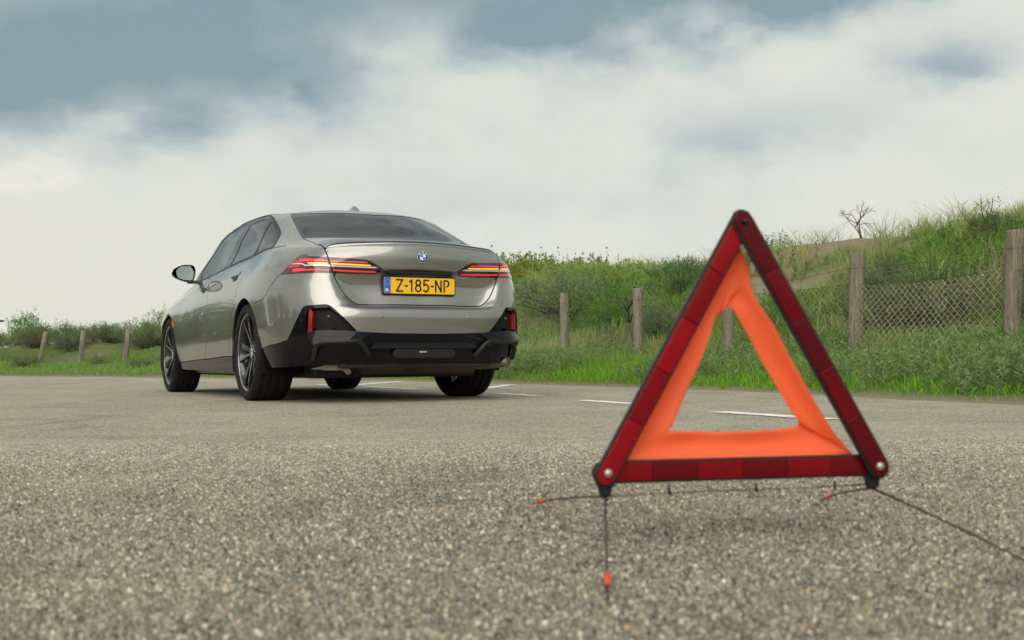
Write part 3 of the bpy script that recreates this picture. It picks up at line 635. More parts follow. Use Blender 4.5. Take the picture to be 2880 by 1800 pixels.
# door handles, badges, mirror, fin
for i_, sg in enumerate((1, -1)):
    for dr, dz, h in ((rds[i_], 0, ((.345, .945), (.36, .968), (.50, .978), (.62, .975), (.64, .962), (.62, .945), (.48, .938))), (fds[i_], 0, ((1.46, .912), (1.475, .932), (1.62, .94), (1.74, .936), (1.755, .925), (1.74, .91), (1.6, .905)))):
        P = [uv_yz(y, z) for y, z in h]; patch('door_handle', region(P), 'paint', dr, (sg,), off=.006, flange=.008)
    for fk, dr in (('scoop_r', rds[i_]), ('scoop_f', fds[i_])): patch('handle_scoop_shade', region(F_[fk]), 'seal', dr, (sg,), off=.0015, flange=0)  # flat dark patch over the paint, stands in for shade in the handle scoop
    patch('side_marker', region([uv_yz(2.80, .655), uv_yz(2.775, .640), uv_yz(2.74, .605), uv_yz(2.70, .615), uv_yz(2.755, .672)]), 'marker_orange', body, (sg,), off=.003, flange=.004)
    patch('wing_badge', region([uv_yz(2.60, .872), uv_yz(2.66, .880), uv_yz(2.68, .868), uv_yz(2.62, .858)]), 'chrome', body, (sg,), off=.003, flange=.004)
    # door mirror
    hs = [(1.076, 1.082), (1.062, 1.108), (1.007, 1.142), (.948, 1.151), (.894, 1.150), (.878, 1.129), (.866, 1.102), (.878, 1.023), (.894, .997), (.925, .990), (1.002, 1.011), (1.051, 1.033), (1.069, 1.055)]
    gs = [(1.041, 1.092), (1.020, 1.116), (.993, 1.133), (.917, 1.141), (.899, 1.119), (.884, 1.092), (.884, 1.060), (.889, 1.023), (.916, 1.011), (.970, 1.014), (1.020, 1.029), (1.032, 1.047)]
    V = []; F = []; n = len(hs); cx = sum(a for a, b in hs)/n; cz = sum(b for a, b in hs)/n
    rings = [(2.062, .93), (2.046, .97), (2.05, 1.0), (2.10, 1.0), (2.15, .93), (2.20, .74), (2.225, .42)]
    for y, s in rings: V += [(sg*(cx+(a-cx)*s), y, cz+(b-cz)*s) for a, b in hs]
    for k in range(len(rings)-1):
        for i in range(n): F.append((k*n+i, k*n+(i+1) % n, (k+1)*n+(i+1) % n, (k+1)*n+i))
    F.append(tuple(range((len(rings)-1)*n, len(rings)*n)))
    mr = obj('door_mirror', V, F if sg < 0 else [f[::-1] for f in F], 'black_gloss', car)
    md = mr.modifiers.new('sub', 'SUBSURF'); md.levels = md.render_levels = 2
    V, F = prism([(sg*a, b) for a, b in gs], 2.058, 2.07); V = [(x, y-(abs(x)-.96)*.13+.004, z) for x, y, z in V]; obj('mirror_glass', V, F, 'mirror', mr, smooth=False)
    V, F = tube([(sg*1.07, 2.055, 1.083), (sg*1.078, 2.075, 1.085), (sg*1.074, 2.11, 1.088)], [.005, .006, .004], 8); obj('mirror_indicator', V, F, 'led_amber', mr)
    bevel_obj('mirror_arm', [(sg*.925, 2.07, .985), (sg*.80, 2.04, .985), (sg*.80, 2.16, .985), (sg*.925, 2.16, .985), (sg*.925, 2.07, 1.012), (sg*.80, 2.05, 1.01), (sg*.80, 2.15, 1.01), (sg*.925, 2.15, 1.012)], BOXF, 'black_gloss', mr, .006)
# roof aerial fin
V = []; F = []
sec = [(.22, .0, .030), (.235, .012, .030), (.255, .030, .026), (.275, .041, .020), (.295, .044, .017), (.32, .040, .016), (.36, .026, .017), (.41, .010, .016), (.45, .0, .010)]
for y, h, w_ in sec:
    z0 = float(SP(0., 17.+min(1., max(0., (y-.27)/.31)))[2]) if y > .27 else float(SP(0., 17.)[2])-(.27-y)*.12
    for k in range(9):
        a = math.pi*k/8; V.append((w_*math.cos(a)*(1 if h > 0 else .9), y, z0-.004+(h+.004)*math.sin(a)**.7))
for i in range(len(sec)-1):
    for k in range(8): a = i*9+k; F.append((a, a+1, a+10, a+9))
obj('roof_aerial', V, F, 'paint', car)
# number plate
PY, PZ = -1.043, .7925
def rrect(w2, h2, r, n=4, cx=0, cz=0):
    o = []
    for sx, sz, a0 in ((1, 1, 0), (-1, 1, 90), (-1, -1, 180), (1, -1, 270)):
        for i in range(n+1): a = R(a0+90*i/n); o.append((cx+sx*(w2-r)+r*math.cos(a), cz+sz*(h2-r)+r*math.sin(a)))
    return o
V, F = prism(rrect(.268, .062, .012), PY+.012, PY-.002); plate = bevel_obj('number_plate_holder', [(x, y, z+PZ) for x, y, z in V], F, 'black_satin', car, .002, 1)
V, F = prism(rrect(.260, .0545, .010), PY, PY-.0045); obj('plate_face', [(x, y, z+PZ) for x, y, z in V], F, 'plate_yellow', plate, smooth=False)
blue_p = [(-.212, .0535), (-.212, -.0535), (-.25, -.0535), (-.2585, -.046), (-.2585, .046), (-.25, .0535)]
V, F = prism(blue_p, PY-.002, PY-.0053); obj('plate_band', [(x, y, z+PZ) for x, y, z in V], F, 'plate_blue', plate, smooth=False)
def strokes(name, polys, wdt, org, sx, sz, y, mat, parent):   # monoline lettering: every stroke a flat bar with round joints
    parts = []
    for pl_ in polys:
        pts = [(org[0]+a*sx, org[1]+b*sz) for a, b in pl_]
        for (a, b), (c, d) in zip(pts[:-1], pts[1:]):
            L = math.hypot(c-a, d-b); nx, nz = -(d-b)/L*wdt/2, (c-a)/L*wdt/2
            parts.append(prism([(a+nx, b+nz), (a-nx, b-nz), (c-nx, d-nz), (c+nx, d+nz)], y, y-.0012))
        for (a, b) in pts: parts.append(prism([(a+wdt/2*math.cos(q), b+wdt/2*math.sin(q)) for q in np.linspace(0, 2*math.pi, 9)[:-1]], y, y-.0012-.00005))
    V, F = merge(parts); return obj(name, V, F, mat, parent, smooth=False)
def arc(cx, cy, rx, ry, a0, a1, n=10): return [(cx+rx*math.cos(R(a)), cy+ry*math.sin(R(a))) for a in np.linspace(a0, a1, n)]
GL = {'Z': [[(0, 1), (1, 1), (.02, 0), (1, 0)]], '-': [[(0, .47), (1, .47)]], '1': [[(.1, .83), (.62, 1), (.62, 0)]],
      '8': [arc(.5, .76, .40, .24, 0, 360, 16), arc(.5, .27, .48, .27, 0, 360, 16)],
      '5': [[(.92, 1), (.16, 1), (.10, .56)]+arc(.46, .31, .5, .31, 128, -140, 14)],
      'N': [[(.0, 0), (.0, 1), (1, 0), (1, 1)]], 'P': [[(.08, 0), (.08, 1), (.5, 1)]+arc(.52, .74, .42, .26, 90, -75, 10)], 'L': [[(0, 1), (0, 0), (.9, 0)]]}
x = -.170
for ch, wd, adv in (('Z', .044, .062), ('-', .016, .030), ('1', .030, .046), ('8', .040, .058), ('5', .040, .058), ('-', .016, .034), ('N', .040, .060), ('P', .040, .05)):
    o_ = strokes('plate_character', GL[ch], .0118, (x, PZ-.0385), wd, .077, PY-.0043, 'ink', plate); x += adv
    o_.name = 'plate_character'
for k, ch in enumerate('NL'): strokes('plate_letter', GL[ch], .0034, (-.2475+k*.0145, PZ-.040), .0095, .0165, PY-.0051, 'white', plate)
V, F = merge([prism([(-.2355+.0155*math.cos(a)+.0017*math.cos(q), PZ+.021+.0155*math.sin(a)+.0017*math.sin(q)) for q in np.linspace(0, 6.283, 6)[:-1]], PY-.005, PY-.0062) for a in np.linspace(0, 6.283, 13)[:-1]])
obj('star_ring', V, F, 'plate_yellow', plate, smooth=False)
for sx in (-.132, .132):
    V, F = lathe([(-.004, 0), (-.003, .012), (.004, .014)], 12, 'y'); obj('plate_lamp', [(x+sx, y-1.035, z+.884) for x, y, z in V], F, 'white', car)
bevel_obj('boot_grip', boxv(-.235, .235, -1.062, -1.0, .868, .893), BOXF, 'black_satin', car, .006)
# round emblem on the boot lid
def disc_part(name, rad, y, mat, par, th=.002, a0=0., a1=360., rin=0.):
    n = max(6, int((a1-a0)/10)); outer = [(rad*math.cos(R(a)), rad*math.sin(R(a))) for a in np.linspace(a0, a1, n+1)]
    if a1-a0 >= 360: poly = outer[:-1]
    else: poly = outer+[(0, 0)]
    V, F = prism(poly, y, y-th); return obj(name, V, F, mat, par, smooth=False)
ex = empty('boot_emblem', (0, -1.098, .985)); ex.parent = car; ex.rotation_euler = (R(2), 0, 0)
disc_part('emblem_ring', .0415, .002, 'emblem_blue', ex, .006); disc_part('emblem_rim', .0385, -.0045, 'emblem_white', ex, .0006); disc_part('emblem_band', .0365, -.005, 'ink', ex, .0008); disc_part('emblem_centre', .0235, -.0057, 'emblem_white', ex, .0006)
for a0 in (90, 270): disc_part('emblem_field', .0215, -.0062, 'emblem_blue', ex, .0006, a0, a0+90)
GL['B'] = [[(0, 0), (0, 1), (.55, 1)]+arc(.55, .77, .35, .23, 80, -80, 6)+[(0, .52), (.6, .52)]+arc(.6, .26, .38, .26, 80, -80, 6)+[(0, 0)]]; GL['M'] = [[(0, 0), (.1, 1), (.5, .2), (.9, 1), (1, 0)]]; GL['W'] = [[(0, 1), (.25, 0), (.5, .8), (.75, 0), (1, 1)]]
for ch, a in (('B', 135), ('M', 90), ('W', 45)):
    o_ = strokes('emblem_letter', GL[ch], .0026, (-.0055, -.0048), .011, .0096, -.0058, 'emblem_white', ex); rr = .030
    o_.location = (rr*math.cos(R(a)), 0, rr*math.sin(R(a))); o_.rotation_euler = (0, R(90-a), 0)
# ------------------------------------------------------------------ wheels
def lathe_tyre(wd, rad, rim, seg=192):
    h = wd/2; prof = [(h*.78, rim), (h*.98, rim+.012), (h*1.04, rim+.04), (h*1.0, rad-.022), (h*.93, rad-.009), (h*.86, rad-.003)]
    tr = []
    for c in (-.58, -.2, .2, .58): tr += [(c*h*.86/.8-.007, 0), (c*h*.86/.8-.0055, 1), (c*h*.86/.8+.0055, 1), (c*h*.86/.8+.007, 0)]
    prof2 = [(d, rad-(.008 if k else 0)) for d, k in tr][::-1]
    full = prof+prof2+[(-d, r) for d, r in prof[::-1]]; n = len(full); V = []; F = []
    for s in range(seg):
        a = 2*math.pi*s/seg
        for i, (d, r) in enumerate(full):
            if (i in (4, 5) or i in (n-5, n-6)) and s % 4 == 0: r -= .0028
            V.append((d, r*math.cos(a), r*math.sin(a)))
    for s in range(seg):
        for i in range(n-1): a = s*n+i; b = ((s+1) % seg)*n+i; F.append((a, a+1, b+1, b))
    return V, F
def sp_pt(r, t, d): return (d, t, r)
def spoke_mesh(k):
    """one split spoke: black body with machined edges; axial outward = +x"""
    V = []; F = []; mi = []
    def bar(path, dp, mat_front):
        o = len(V)
        for (r, t, hw, d) in path:
            V.extend([(d-.002, t-hw, r), (d, t-hw+.0025, r), (d, t+hw-.0025, r), (d-.002, t+hw, r), (d-dp, t+hw*.8, r), (d-dp, t-hw*.8, r)])
        for i in range(len(path)-1):
            for j in range(6):
                a = o+i*6+j; b = o+i*6+(j+1) % 6; F.append((a, b, b+6, a+6)); mi.append(mat_front if j == 1 else 1)
        F.append(tuple(o+j for j in range(5, -1, -1))); mi.append(1); e = o+(len(path)-1)*6; F.append(tuple(e+j for j in range(6))); mi.append(1)
    bar([(.030, -.006, .011, -.020), (.075, -.014, .010, -.016), (.145, -.032, .0075, -.004), (.21, -.054, .0065, .006), (.268, -.076, .0065, .009)], .030, 0)
    bar([(.030, .006, .013, -.0205), (.075, .016, .013, -.0165), (.145, .030, .014, -.0045), (.21, .042, .0165, .005), (.269, .050, .018, .008)], .030, 1)
    bar([(.060, .024, .003, -.0165), (.145, .046, .0035, -.003), (.21, .060, .004, .0065), (.269, .071, .0045, .0095)], .012, 0)
    bar([(.060, .008, .0022, -.0155), (.13, .018, .0022, -.0035), (.21, .024, .0022, .0065), (.269, .030, .0025, .0095)], .008, 0)
    return mesh('wheel_spoke', V, F, ['machined', 'wheel_black'], False, mi)
TYR = {}
def wheel(name, x, y, wd, par):
    sg = 1 if x > 0 else -1
    e = empty(name, (x, y, .352)); e.parent = par
    if sg < 0: e.rotation_euler = (0, 0, math.pi)
    key = wd
    if key not in TYR:
        V, F = lathe_tyre(wd, .352, .276); TYR[key] = [mesh('tyre', V, F, 'rubber')]; TYR[key][0].set_sharp_from_angle(angle=R(40))
        h = wd/2; V, F = lathe([(h*.80, .272), (h*.86, .280), (h*.88, .282), (h*.86, .276), (h*.70, .266), (-h*.2, .250), (-h*.9, .255), (-h*.98, .278)], 96); TYR[key].append(mesh('rim', V, F, 'wheel_black'))
        V, F = lathe([(h*.862, .2745), (h*.895, .2775), (h*.895, .2805), (h*.872, .2825)], 96); TYR[key].append(mesh('rim_edge', V, F, 'machined'))
        V, F = lathe([(0, .0), (0, .18), (-.012, .187), (-.03, .187), (-.03, .0)], 48); TYR[key].append(mesh('brake_disc', [(a+h*.05, b, c) for a, b, c in V], F, 'disc'))
        V, F = lathe([(-.045, .06), (-.018, .058), (-.008, .045), (-.010, .036), (-.014, .034), (-.014, 0)], 32); TYR[key].append(mesh('hub', [(a+h*.75, b, c) for a, b, c in V], F, 'wheel_black'))
        sm = spoke_mesh(0); TYR[key].append(sm)
        V, F = lathe([(-.01, .033), (0., .033), (.002, .031), (.002, 0)], 32); TYR[key].append(mesh('hub_cap', [(a+h*.75-.012, b, c) for a, b, c in V], F, 'emblem_white'))
        V, F = prism([(0, 0)]+[(.026*math.cos(a), .026*math.sin(a)) for a in np.linspace(0, math.pi/2, 8)], h*.75-.0105, h*.75-.009, 'x'); TYR[key].append(mesh('cap_field', V, F, 'emblem_blue', False))
        V, F = prism([(-.05, .13), (.05, .13), (.11, .17), (.09, .21), (0, .225), (-.09, .21), (-.11, .17)], -.03, h*.32, 'x'); TYR[key].append(mesh('brake_caliper', V, F, 'black_matt', False))
    T_ = TYR[key]; h = wd/2; ph = {(-1, 0): 17, (-1, 1): 50}.get((sg, 1 if y > 1 else 0), 30)
    for nm, me in (('tyre', T_[0]), ('rim', T_[1]), ('rim_edge', T_[2]), ('brake_disc', T_[3]), ('hub', T_[4]), ('hub_cap', T_[6])): link(nm, me, e)
    for k in range(5):
        o_ = link('wheel_spoke', T_[5], e); o_.location = (h*.75, 0, 0); o_.rotation_euler = (R(ph+72*k), 0, 0)
        nt = lathe([(h*.75-.02, .0), (h*.75-.012, .006), (h*.75-.03, .007)], 8)
        V, F = nt; b_ = obj('wheel_bolt', [(a, q+.052*math.cos(R(ph+72*k+36)), c+.052*math.sin(R(ph+72*k+36))) for a, q, c in V], F, 'machined', e)
    for k in range(2): o_ = link('cap_field', T_[7], e); o_.rotation_euler = (R(180*k), 0, 0)
    o_ = link('brake_caliper', T_[8], e); o_.rotation_euler = (R(-70), 0, 0)
for sg in (-1, 1):
    wheel('rear_wheel', sg*.800, 0., .275, car); wheel('front_wheel', sg*.812, 2.995, .25, car)
# ------------------------------------------------------------------ cabin seen through the glass
cab = dirt('cabin', (.02, .02, .021), (.03, .029, .028), .7)
bevel_obj('cabin_floor', boxv(-.70, .70, -.05, 2.45, .36, .42), BOXF, 'cabin', car, .02)
bevel_obj('dashboard', boxv(-.66, .66, 2.05, 2.5, .55, .99), BOXF, 'cabin', car, .06)
bevel_obj('parcel_shelf', boxv(-.60, .60, -.42, .12, .93, 1.02), BOXF, 'cabin', car, .02)
bevel_obj('rear_seat', [(-.64, .12, .42), (.64, .12, .42), (.64, .42, .42), (-.64, .42, .42), (-.62, -.12, 1.03), (.62, -.12, 1.03), (.62, .02, 1.05), (-.62, .02, 1.05)], BOXF, 'cabin', car, .05)
for sg in (-1, 1):
    bevel_obj('front_seat', [(sg*.38-.24, 1.02, .45), (sg*.38+.24, 1.02, .45), (sg*.38+.24, 1.22, .45), (sg*.38-.24, 1.22, .45), (sg*.38-.2, .82, 1.06), (sg*.38+.2, .82, 1.06), (sg*.38+.2, .93, 1.07), (sg*.38-.2, .93, 1.07)], BOXF, 'cabin', car, .05)
    bevel_obj('head_rest', boxv(sg*.38-.12, sg*.38+.12, .80, .90, 1.10, 1.27), BOXF, 'cabin', car, .035)
    bevel_obj('rear_head_rest', boxv(sg*.36-.12, sg*.36+.12, -.12, -.02, 1.06, 1.17), BOXF, 'cabin', car, .03)
bevel_obj('cabin_wall', boxv(-.58, .58, 1.0, 1.9, 1.418, 1.43), BOXF, 'cabin', car, .004)
# ================================================================== the place
EDGE = [(.6, -26), (1.8, -15), (2.3, -7), (2.55, -4.2), (2.7, -3.2), (2.85, -2.3), (3.12, -1), (3.22, 0), (3.25, 2.6), (3.22, 4.4), (2.95, 6.5), (2.35, 9), (1.3, 13), (.1, 16.5), (-1.3, 20), (-3.5, 24), (-7, 28), (-11, 29), (-14, 26), (-15.5, 15), (-16, -10), (-13, -22), (-6, -27)]
def dense(P, step=.25, jit=0.):
    o = []
    P = [np.array(p, float) for p in P]
    for a, b in zip(P, P[1:]+P[:1]):
        L = np.linalg.norm(b-a); st = step if min(np.linalg.norm(a-np.array([3, 0])), np.linalg.norm(b-np.array([3, 0]))) < 26 else 1.5
        n = max(1, int(L/st))
        for i in range(n): o.append(a+(b-a)*i/n)
    o = np.array(o)
    # round the corners, then fray
    for _ in range(6): o = .25*np.roll(o, 1, 0)+.5*o+.25*np.roll(o, -1, 0)
    return o
LOT = dense(EDGE)
def sdist(X, Y, P=LOT[::2]):
    X = np.asarray(X, float).ravel(); Y = np.asarray(Y, float).ravel(); best = np.full(len(X), 1e9); ins = np.zeros(len(X), bool); Q = np.roll(P, -1, 0)
    for a, b in zip(P, Q):
        d = b-a; t = np.clip(((X-a[0])*d[0]+(Y-a[1])*d[1])/(d@d+1e-12), 0, 1)
        best = np.minimum(best, (X-a[0]-t*d[0])**2+(Y-a[1]-t*d[1])**2)
        if a[1] != b[1]: ins ^= ((a[1] > Y) != (b[1] > Y)) & (X < (b[0]-a[0])*(Y-a[1])/(b[1]-a[1])+a[0])
    s = np.sqrt(best); return np.where(ins, -s, s)
def vnoise(X, Y, f, seed):
    r = np.random.default_rng(seed); T_ = r.random((64, 64)); x = X*f; y = Y*f; i = np.floor(x).astype(int); j = np.floor(y).astype(int); a = x-i; b = y-j; a = a*a*(3-2*a); b = b*b*(3-2*b)
    g = lambda p, q: T_[p % 64, q % 64]
    return g(i, j)*(1-a)*(1-b)+g(i+1, j)*a*(1-b)+g(i, j+1)*(1-a)*b+g(i+1, j+1)*a*b-.5
def fbm(X, Y, f, seed): return vnoise(X, Y, f, seed)+.5*vnoise(X, Y, f*2.1, seed+1)+.25*vnoise(X, Y, f*4.3, seed+2)
PS = [-50, -.05, 0, .25, .8, 1.6, 2.6, 4.0, 5.6, 6.9, 9, 14, 40, 400]; PH = [-.012, -.012, -.002, .05, .12, .24, .42, .95, 1.85, 2.22, 2.2, 1.9, 1.6, 0.]
def height(X, Y, s=None):
    X = np.asarray(X, float); Y = np.asarray(Y, float); sh = X.shape; x = X.ravel(); y = Y.ravel()
    if s is None: s = sdist(x, y)
    s = np.ravel(s)
    amp = np.interp(y, [-60, 3, 7, 14, 20, 28, 60], [.95, .96, .87, .84, .56, .32, .3]); amp = np.where(x < -6, np.interp(y, [-60, 18, 28], [1.0, 1.0, .3]), amp)
    flat = np.interp(s, [0, 2.4, 3.5], [1, 1, 0]); hh = np.interp(s, PS, PH); h = hh*np.where(hh > 0, amp*(1-flat)+flat, 1.)
    bump_ = fbm(x, y, .33, 5)*.55*np.clip(s/5, 0, 1)+fbm(x, y, 1.3, 9)*.10*np.clip(s/1.5, 0, 1)
    return (h+bump_*np.where(s > 0, 1, 0)).reshape(sh)
# ---- terrain
def grid_terrain(name, xs, ys, mat):
    X, Y = np.meshgrid(xs, ys, indexing='ij'); s = sdist(X, Y); Z = height(X, Y, s); n, m_ = X.shape
    V = np.stack([X.ravel(), Y.ravel(), Z.ravel()], 1); F = []; S_ = s.reshape(n, m_)
    for i in range(n-1):
        for j in range(m_-1):
            if max(S_[i, j], S_[i+1, j], S_[i, j+1], S_[i+1, j+1]) < -.6: continue
            F.append((i*m_+j, (i+1)*m_+j, (i+1)*m_+j+1, i*m_+j+1))
    o = obj(name, V, F, mat, kind='structure'); at = o.data.attributes.new('bare', 'FLOAT', 'POINT'); at.data.foreach_set('value', bare(X.ravel(), Y.ravel(), s.ravel()).astype(np.float32)); return o
def bare(X, Y, s): return np.clip((fbm(X, Y, .42, 71)+.35*fbm(X, Y, 1.9, 75)-.20)*5, 0, 1)*np.clip((s-3.6)/1.2, 0, 1)*np.clip((Y-2.2)/1., 0, 1)*np.clip((10-Y)/2., .15, 1)
m, t, b = pbsdf('soil', (.12, .14, .05), .95, spec=.1)
v = tex(t); n1_ = t.noise(v, .55, 6, .6); n2_ = t.noise(v, 6., 5, .65); n3_ = t.noise(v, 45., 4, .7)
geo = t.n('ShaderNodeNewGeometry'); pz = t.n('ShaderNodeSeparateXYZ', ins={0: geo.outputs['Position']}).outputs[2]
sandy = t.ramp(t.math('ADD', t.math('MULTIPLY', n1_, .75), t.math('MULTIPLY', n2_, .35)), [(.50, 0.), (.68, 1.)])
grn = t.mix(n2_, (.08, .15, .025), (.16, .22, .06)); grn = t.mix(t.math('MULTIPLY', n3_, .55), grn, (.17, .15, .085))
snd = t.mix(n3_, (.34, .29, .205), (.24, .20, .14))
low = t.ramp(pz, [(.01, 1.), (.055, .0)])
sm_ = t.math('MAXIMUM', t.math('MAXIMUM', t.math('MULTIPLY', sandy, .55), low), t.n('ShaderNodeAttribute', attribute_name='bare').outputs['Fac'])
t.t.links.new(t.mix(sm_, grn, snd), b.inputs['Base Color']); bump(t, b, t.math('ADD', n2_, n3_), .8, .05)
xs = np.concatenate([np.arange(-75, -30, 3.), np.arange(-30, -4, 1.6), np.arange(-4, 2, .5), np.arange(2, 13, .22), np.arange(13, 30, .8), np.arange(30, 90, 5.)])
ys = np.concatenate([np.arange(-80, -6, 3.), np.arange(-6, 24, .3), np.arange(24, 48, .8), np.arange(48, 120, 5.)])
grid_terrain('dune', xs, ys, 'soil')
V = []; F = []; n = 64
for r in (60, 140, 600, 5000):
    for k in range(n): a = 2*math.pi*k/n; V.append((r*math.cos(a), 20+r*math.sin(a), {60: -1.2, 140: -.6, 600: -.3, 5000: -.3}[r]))
for q in range(3):
    for k in range(n): F.append((q*n+k, q*n+(k+1) % n, (q+1)*n+(k+1) % n, (q+1)*n+k))
obj('ground', V, F, 'soil', kind='structure')
# ---- asphalt: worn chippings in dark binder
m, t, b = pbsdf('asphalt', (.2, .19, .16), .8, spec=.35)
v = tex(t); 
vo = t.n('ShaderNodeTexVoronoi', ins={'Vector': v, 'Scale': 118., 'Randomness': 1.}); vs = t.n('ShaderNodeTexVoronoi', ins={'Vector': v, 'Scale': 240., 'Randomness': 1.})
ve = t.n('ShaderNodeTexVoronoi', feature='DISTANCE_TO_EDGE', ins={'Vector': v, 'Scale': 118.})
cs = t.n('ShaderNodeSeparateColor', ins={0: vo.outputs['Color']}); cs2 = t.n('ShaderNodeSeparateColor', ins={0: vs.outputs['Color']})
stone = t.ramp(cs.outputs[0], [(0., (.085, .08, .07)), (.3, (.25, .228, .185)), (.62, (.42, .38, .30)), (.86, (.58, .54, .45)), (.97, (.40, .26, .12)), (1., (.66, .63, .55))])
stone = t.mix(.35, stone, t.ramp(cs2.outputs[1], [(0., (.18, .16, .125)), (1., (.55, .50, .39))]))
bind = t.ramp(ve.outputs['Distance'], [(.0, 1.), (.055, .75), (.13, 0.)])
hole = t.math('GREATER_THAN', cs.outputs[1], .86)
bind = t.math('MAXIMUM', bind, t.math('MULTIPLY', hole, .85))
lg = t.noise(v, .35, 5, .6); md_ = t.noise(v, 3.2, 5, .62)
shade = t.math('ADD', t.math('MULTIPLY_ADD', lg, .40, t.math('MULTIPLY_ADD', md_, .5, .55)), t.math('MULTIPLY', t.noise(v, 46., 3, .6), 1.0))
col = t.mix(t.math('MULTIPLY', bind, .72), stone, (.045, .040, .033))
tar = t.ramp(t.noise(v, 1.1, 6, .68, .8), [(.57, 0.), (.70, .55)])
col = t.mix(tar, col, (.075, .066, .055))
sandp = t.ramp(t.noise(v, .8, 4, .6), [(.45, 0.), (.8, .4)])
col = t.mix(sandp, col, (.40, .35, .255))
mv = t.n('ShaderNodeMix', data_type='RGBA', blend_type='MULTIPLY', ins={0: 1.0}); t.t.links.new(col, mv.inputs[6]); t.t.links.new(shade, mv.inputs[7])
t.t.links.new(mv.outputs[2], b.inputs['Base Color'])
hgt = t.math('MULTIPLY', t.ramp(ve.outputs['Distance'], [(0., 0.), (.08, .12), (.24, .85), (.42, 1.)]), t.math('SUBTRACT', 1.0, t.math('MULTIPLY', hole, .8)))
bump(t, b, t.math('ADD', hgt, t.math('MULTIPLY', t.noise(v, 420., 3), .25)), 1., .004)
geo = t.n('ShaderNodeNewGeometry'); fd = t.n('ShaderNodeVectorMath', operation='DOT_PRODUCT', ins={0: geo.outputs['Position'], 1: (.455, .89, 0.)}).outputs['Value']
fade_ = t.ramp(t.math('ADD', fd, 8.73), [(.0, 1.), (.55, 1.), (.99, 0.)])        # relief dies out where single stones can no longer be made out
_r = fade_.node; t.t.links.new(t.math('DIVIDE', t.math('ADD', fd, 8.73), 4.2), _r.inputs[0])
tall = t.math('MULTIPLY_ADD', cs.outputs[2], .5, .5)
dsp = t.n('ShaderNodeDisplacement', ins={'Height': t.math('MULTIPLY', t.math('MULTIPLY', hgt, tall), fade_), 'Midlevel': 0., 'Scale': .016})
outn = [n for n in t.t.nodes if n.type == 'OUTPUT_MATERIAL'][0]; t.t.links.new(dsp.outputs[0], outn.inputs['Displacement']); m.displacement_method = 'DISPLACEMENT'
fray = fbm(LOT[:, 0], LOT[:, 1], 1.7, 31)*.22+fbm(LOT[:, 0], LOT[:, 1], 7., 35)*.06
tn = np.roll(LOT, -1, 0)-np.roll(LOT, 1, 0); tn /= np.linalg.norm(tn, axis=1, keepdims=True); nrm_ = np.stack([tn[:, 1], -tn[:, 0]], 1); LOTF = LOT+nrm_*(.13+fray*.25)[:, None]
bm = bmesh.new(); vs_ = [bm.verts.new((x, y, 0)) for x, y in LOTF]; f = bm.faces.new(vs_); bmesh.ops.triangulate(bm, faces=[f]); bmesh.ops.recalc_face_normals(bm, faces=bm.faces)
if sum(f.normal.z for f in bm.faces) < 0: bmesh.ops.reverse_faces(bm, faces=bm.faces)
me = bpy.data.meshes.new('parking_lot'); bm.to_mesh(me); bm.free(); me.materials.append(MATS['asphalt']); link('parking_lot', me, kind='structure')
# the stretch nearest the lens again as a fine sheet that carries the real relief of the chippings
nx_, ny_ = 640, 760; cx0 = np.linspace(-1., 1., nx_); ty = .72+3.5*np.linspace(0, 1, ny_)**1.25; XX, YY = np.meshgrid(cx0, ty, indexing='ij'); XX = XX*(.52*YY+.30)
PX = -2.9916+YY*.455+XX*.89; PY_ = -8.2845+YY*.89-XX*.455; Vn = np.stack([PX.ravel(), PY_.ravel(), np.full(PX.size, .0015)], 1); ii = (np.arange(nx_-1)[:, None]*ny_+np.arange(ny_-1)[None]).ravel(); Qn = np.stack([ii, ii+ny_, ii+ny_+1, ii+1], 1)
me = bpy.data.meshes.new('parking_lot_surface'); me.vertices.add(len(Vn)); me.vertices.foreach_set('co', Vn.astype(np.float32).ravel()); me.loops.add(Qn.size); me.loops.foreach_set('vertex_index', Qn.ravel().astype(np.int32)); me.polygons.add(len(Qn)); me.polygons.foreach_set('loop_start', np.arange(0, Qn.size, 4, dtype=np.int32)); me.update(calc_edges=True)
me.polygons.foreach_set('use_smooth', np.ones(len(Qn), bool)); me.materials.append(MATS['asphalt']); link('parking_lot_surface', me, kind='structure')
# ---- painted bay marks
m = bpy.data.materials.new('road_paint'); m.use_nodes = True; t = NT(m.node_tree); v = tex(t)
b = t.n('ShaderNodeBsdfPrincipled', ins={'Base Color': (.86, .85, .82, 1), 'Roughness': .7}); tr = t.n('ShaderNodeBsdfTransparent')
ms = t.n('ShaderNodeTexVoronoi', ins={'Vector': v, 'Scale': 118.}); wr = t.math('ADD', t.math('MULTIPLY', ms.outputs['Distance'], .8), t.math('MULTIPLY', t.noise(v, 9., 5, .7), .9))
mx = t.n('ShaderNodeMixShader', ins={0: t.ramp(wr, [(.95, 0.), (1.1, .8)]), 1: b.outputs[0], 2: tr.outputs[0]}); t.n('ShaderNodeOutputMaterial', ins={0: mx.outputs[0]}); MATS['road_paint'] = m
def mark(ax, ay, bx, by, wd=.125, z=.004):
    d = Vector((bx-ax, by-ay)).normalized(); n = Vector((-d.y, d.x))*wd/2; k = max(2, int(math.hypot(bx-ax, by-ay)/.1)); V = []; F = []
    for i in range(k+1):
        f = i/k; j1, j2 = RNG.normal(0, .004, 2); V += [(ax+(bx-ax)*f+n.x*(1+j1*20), ay+(by-ay)*f+n.y*(1+j1*20), z), (ax+(bx-ax)*f-n.x*(1+j2*20), ay+(by-ay)*f-n.y*(1+j2*20), z)]
    for i in range(k): F.append((2*i, 2*i+1, 2*i+3, 2*i+2))
    o = obj('road_marking', V, F, 'road_paint', kind='structure')
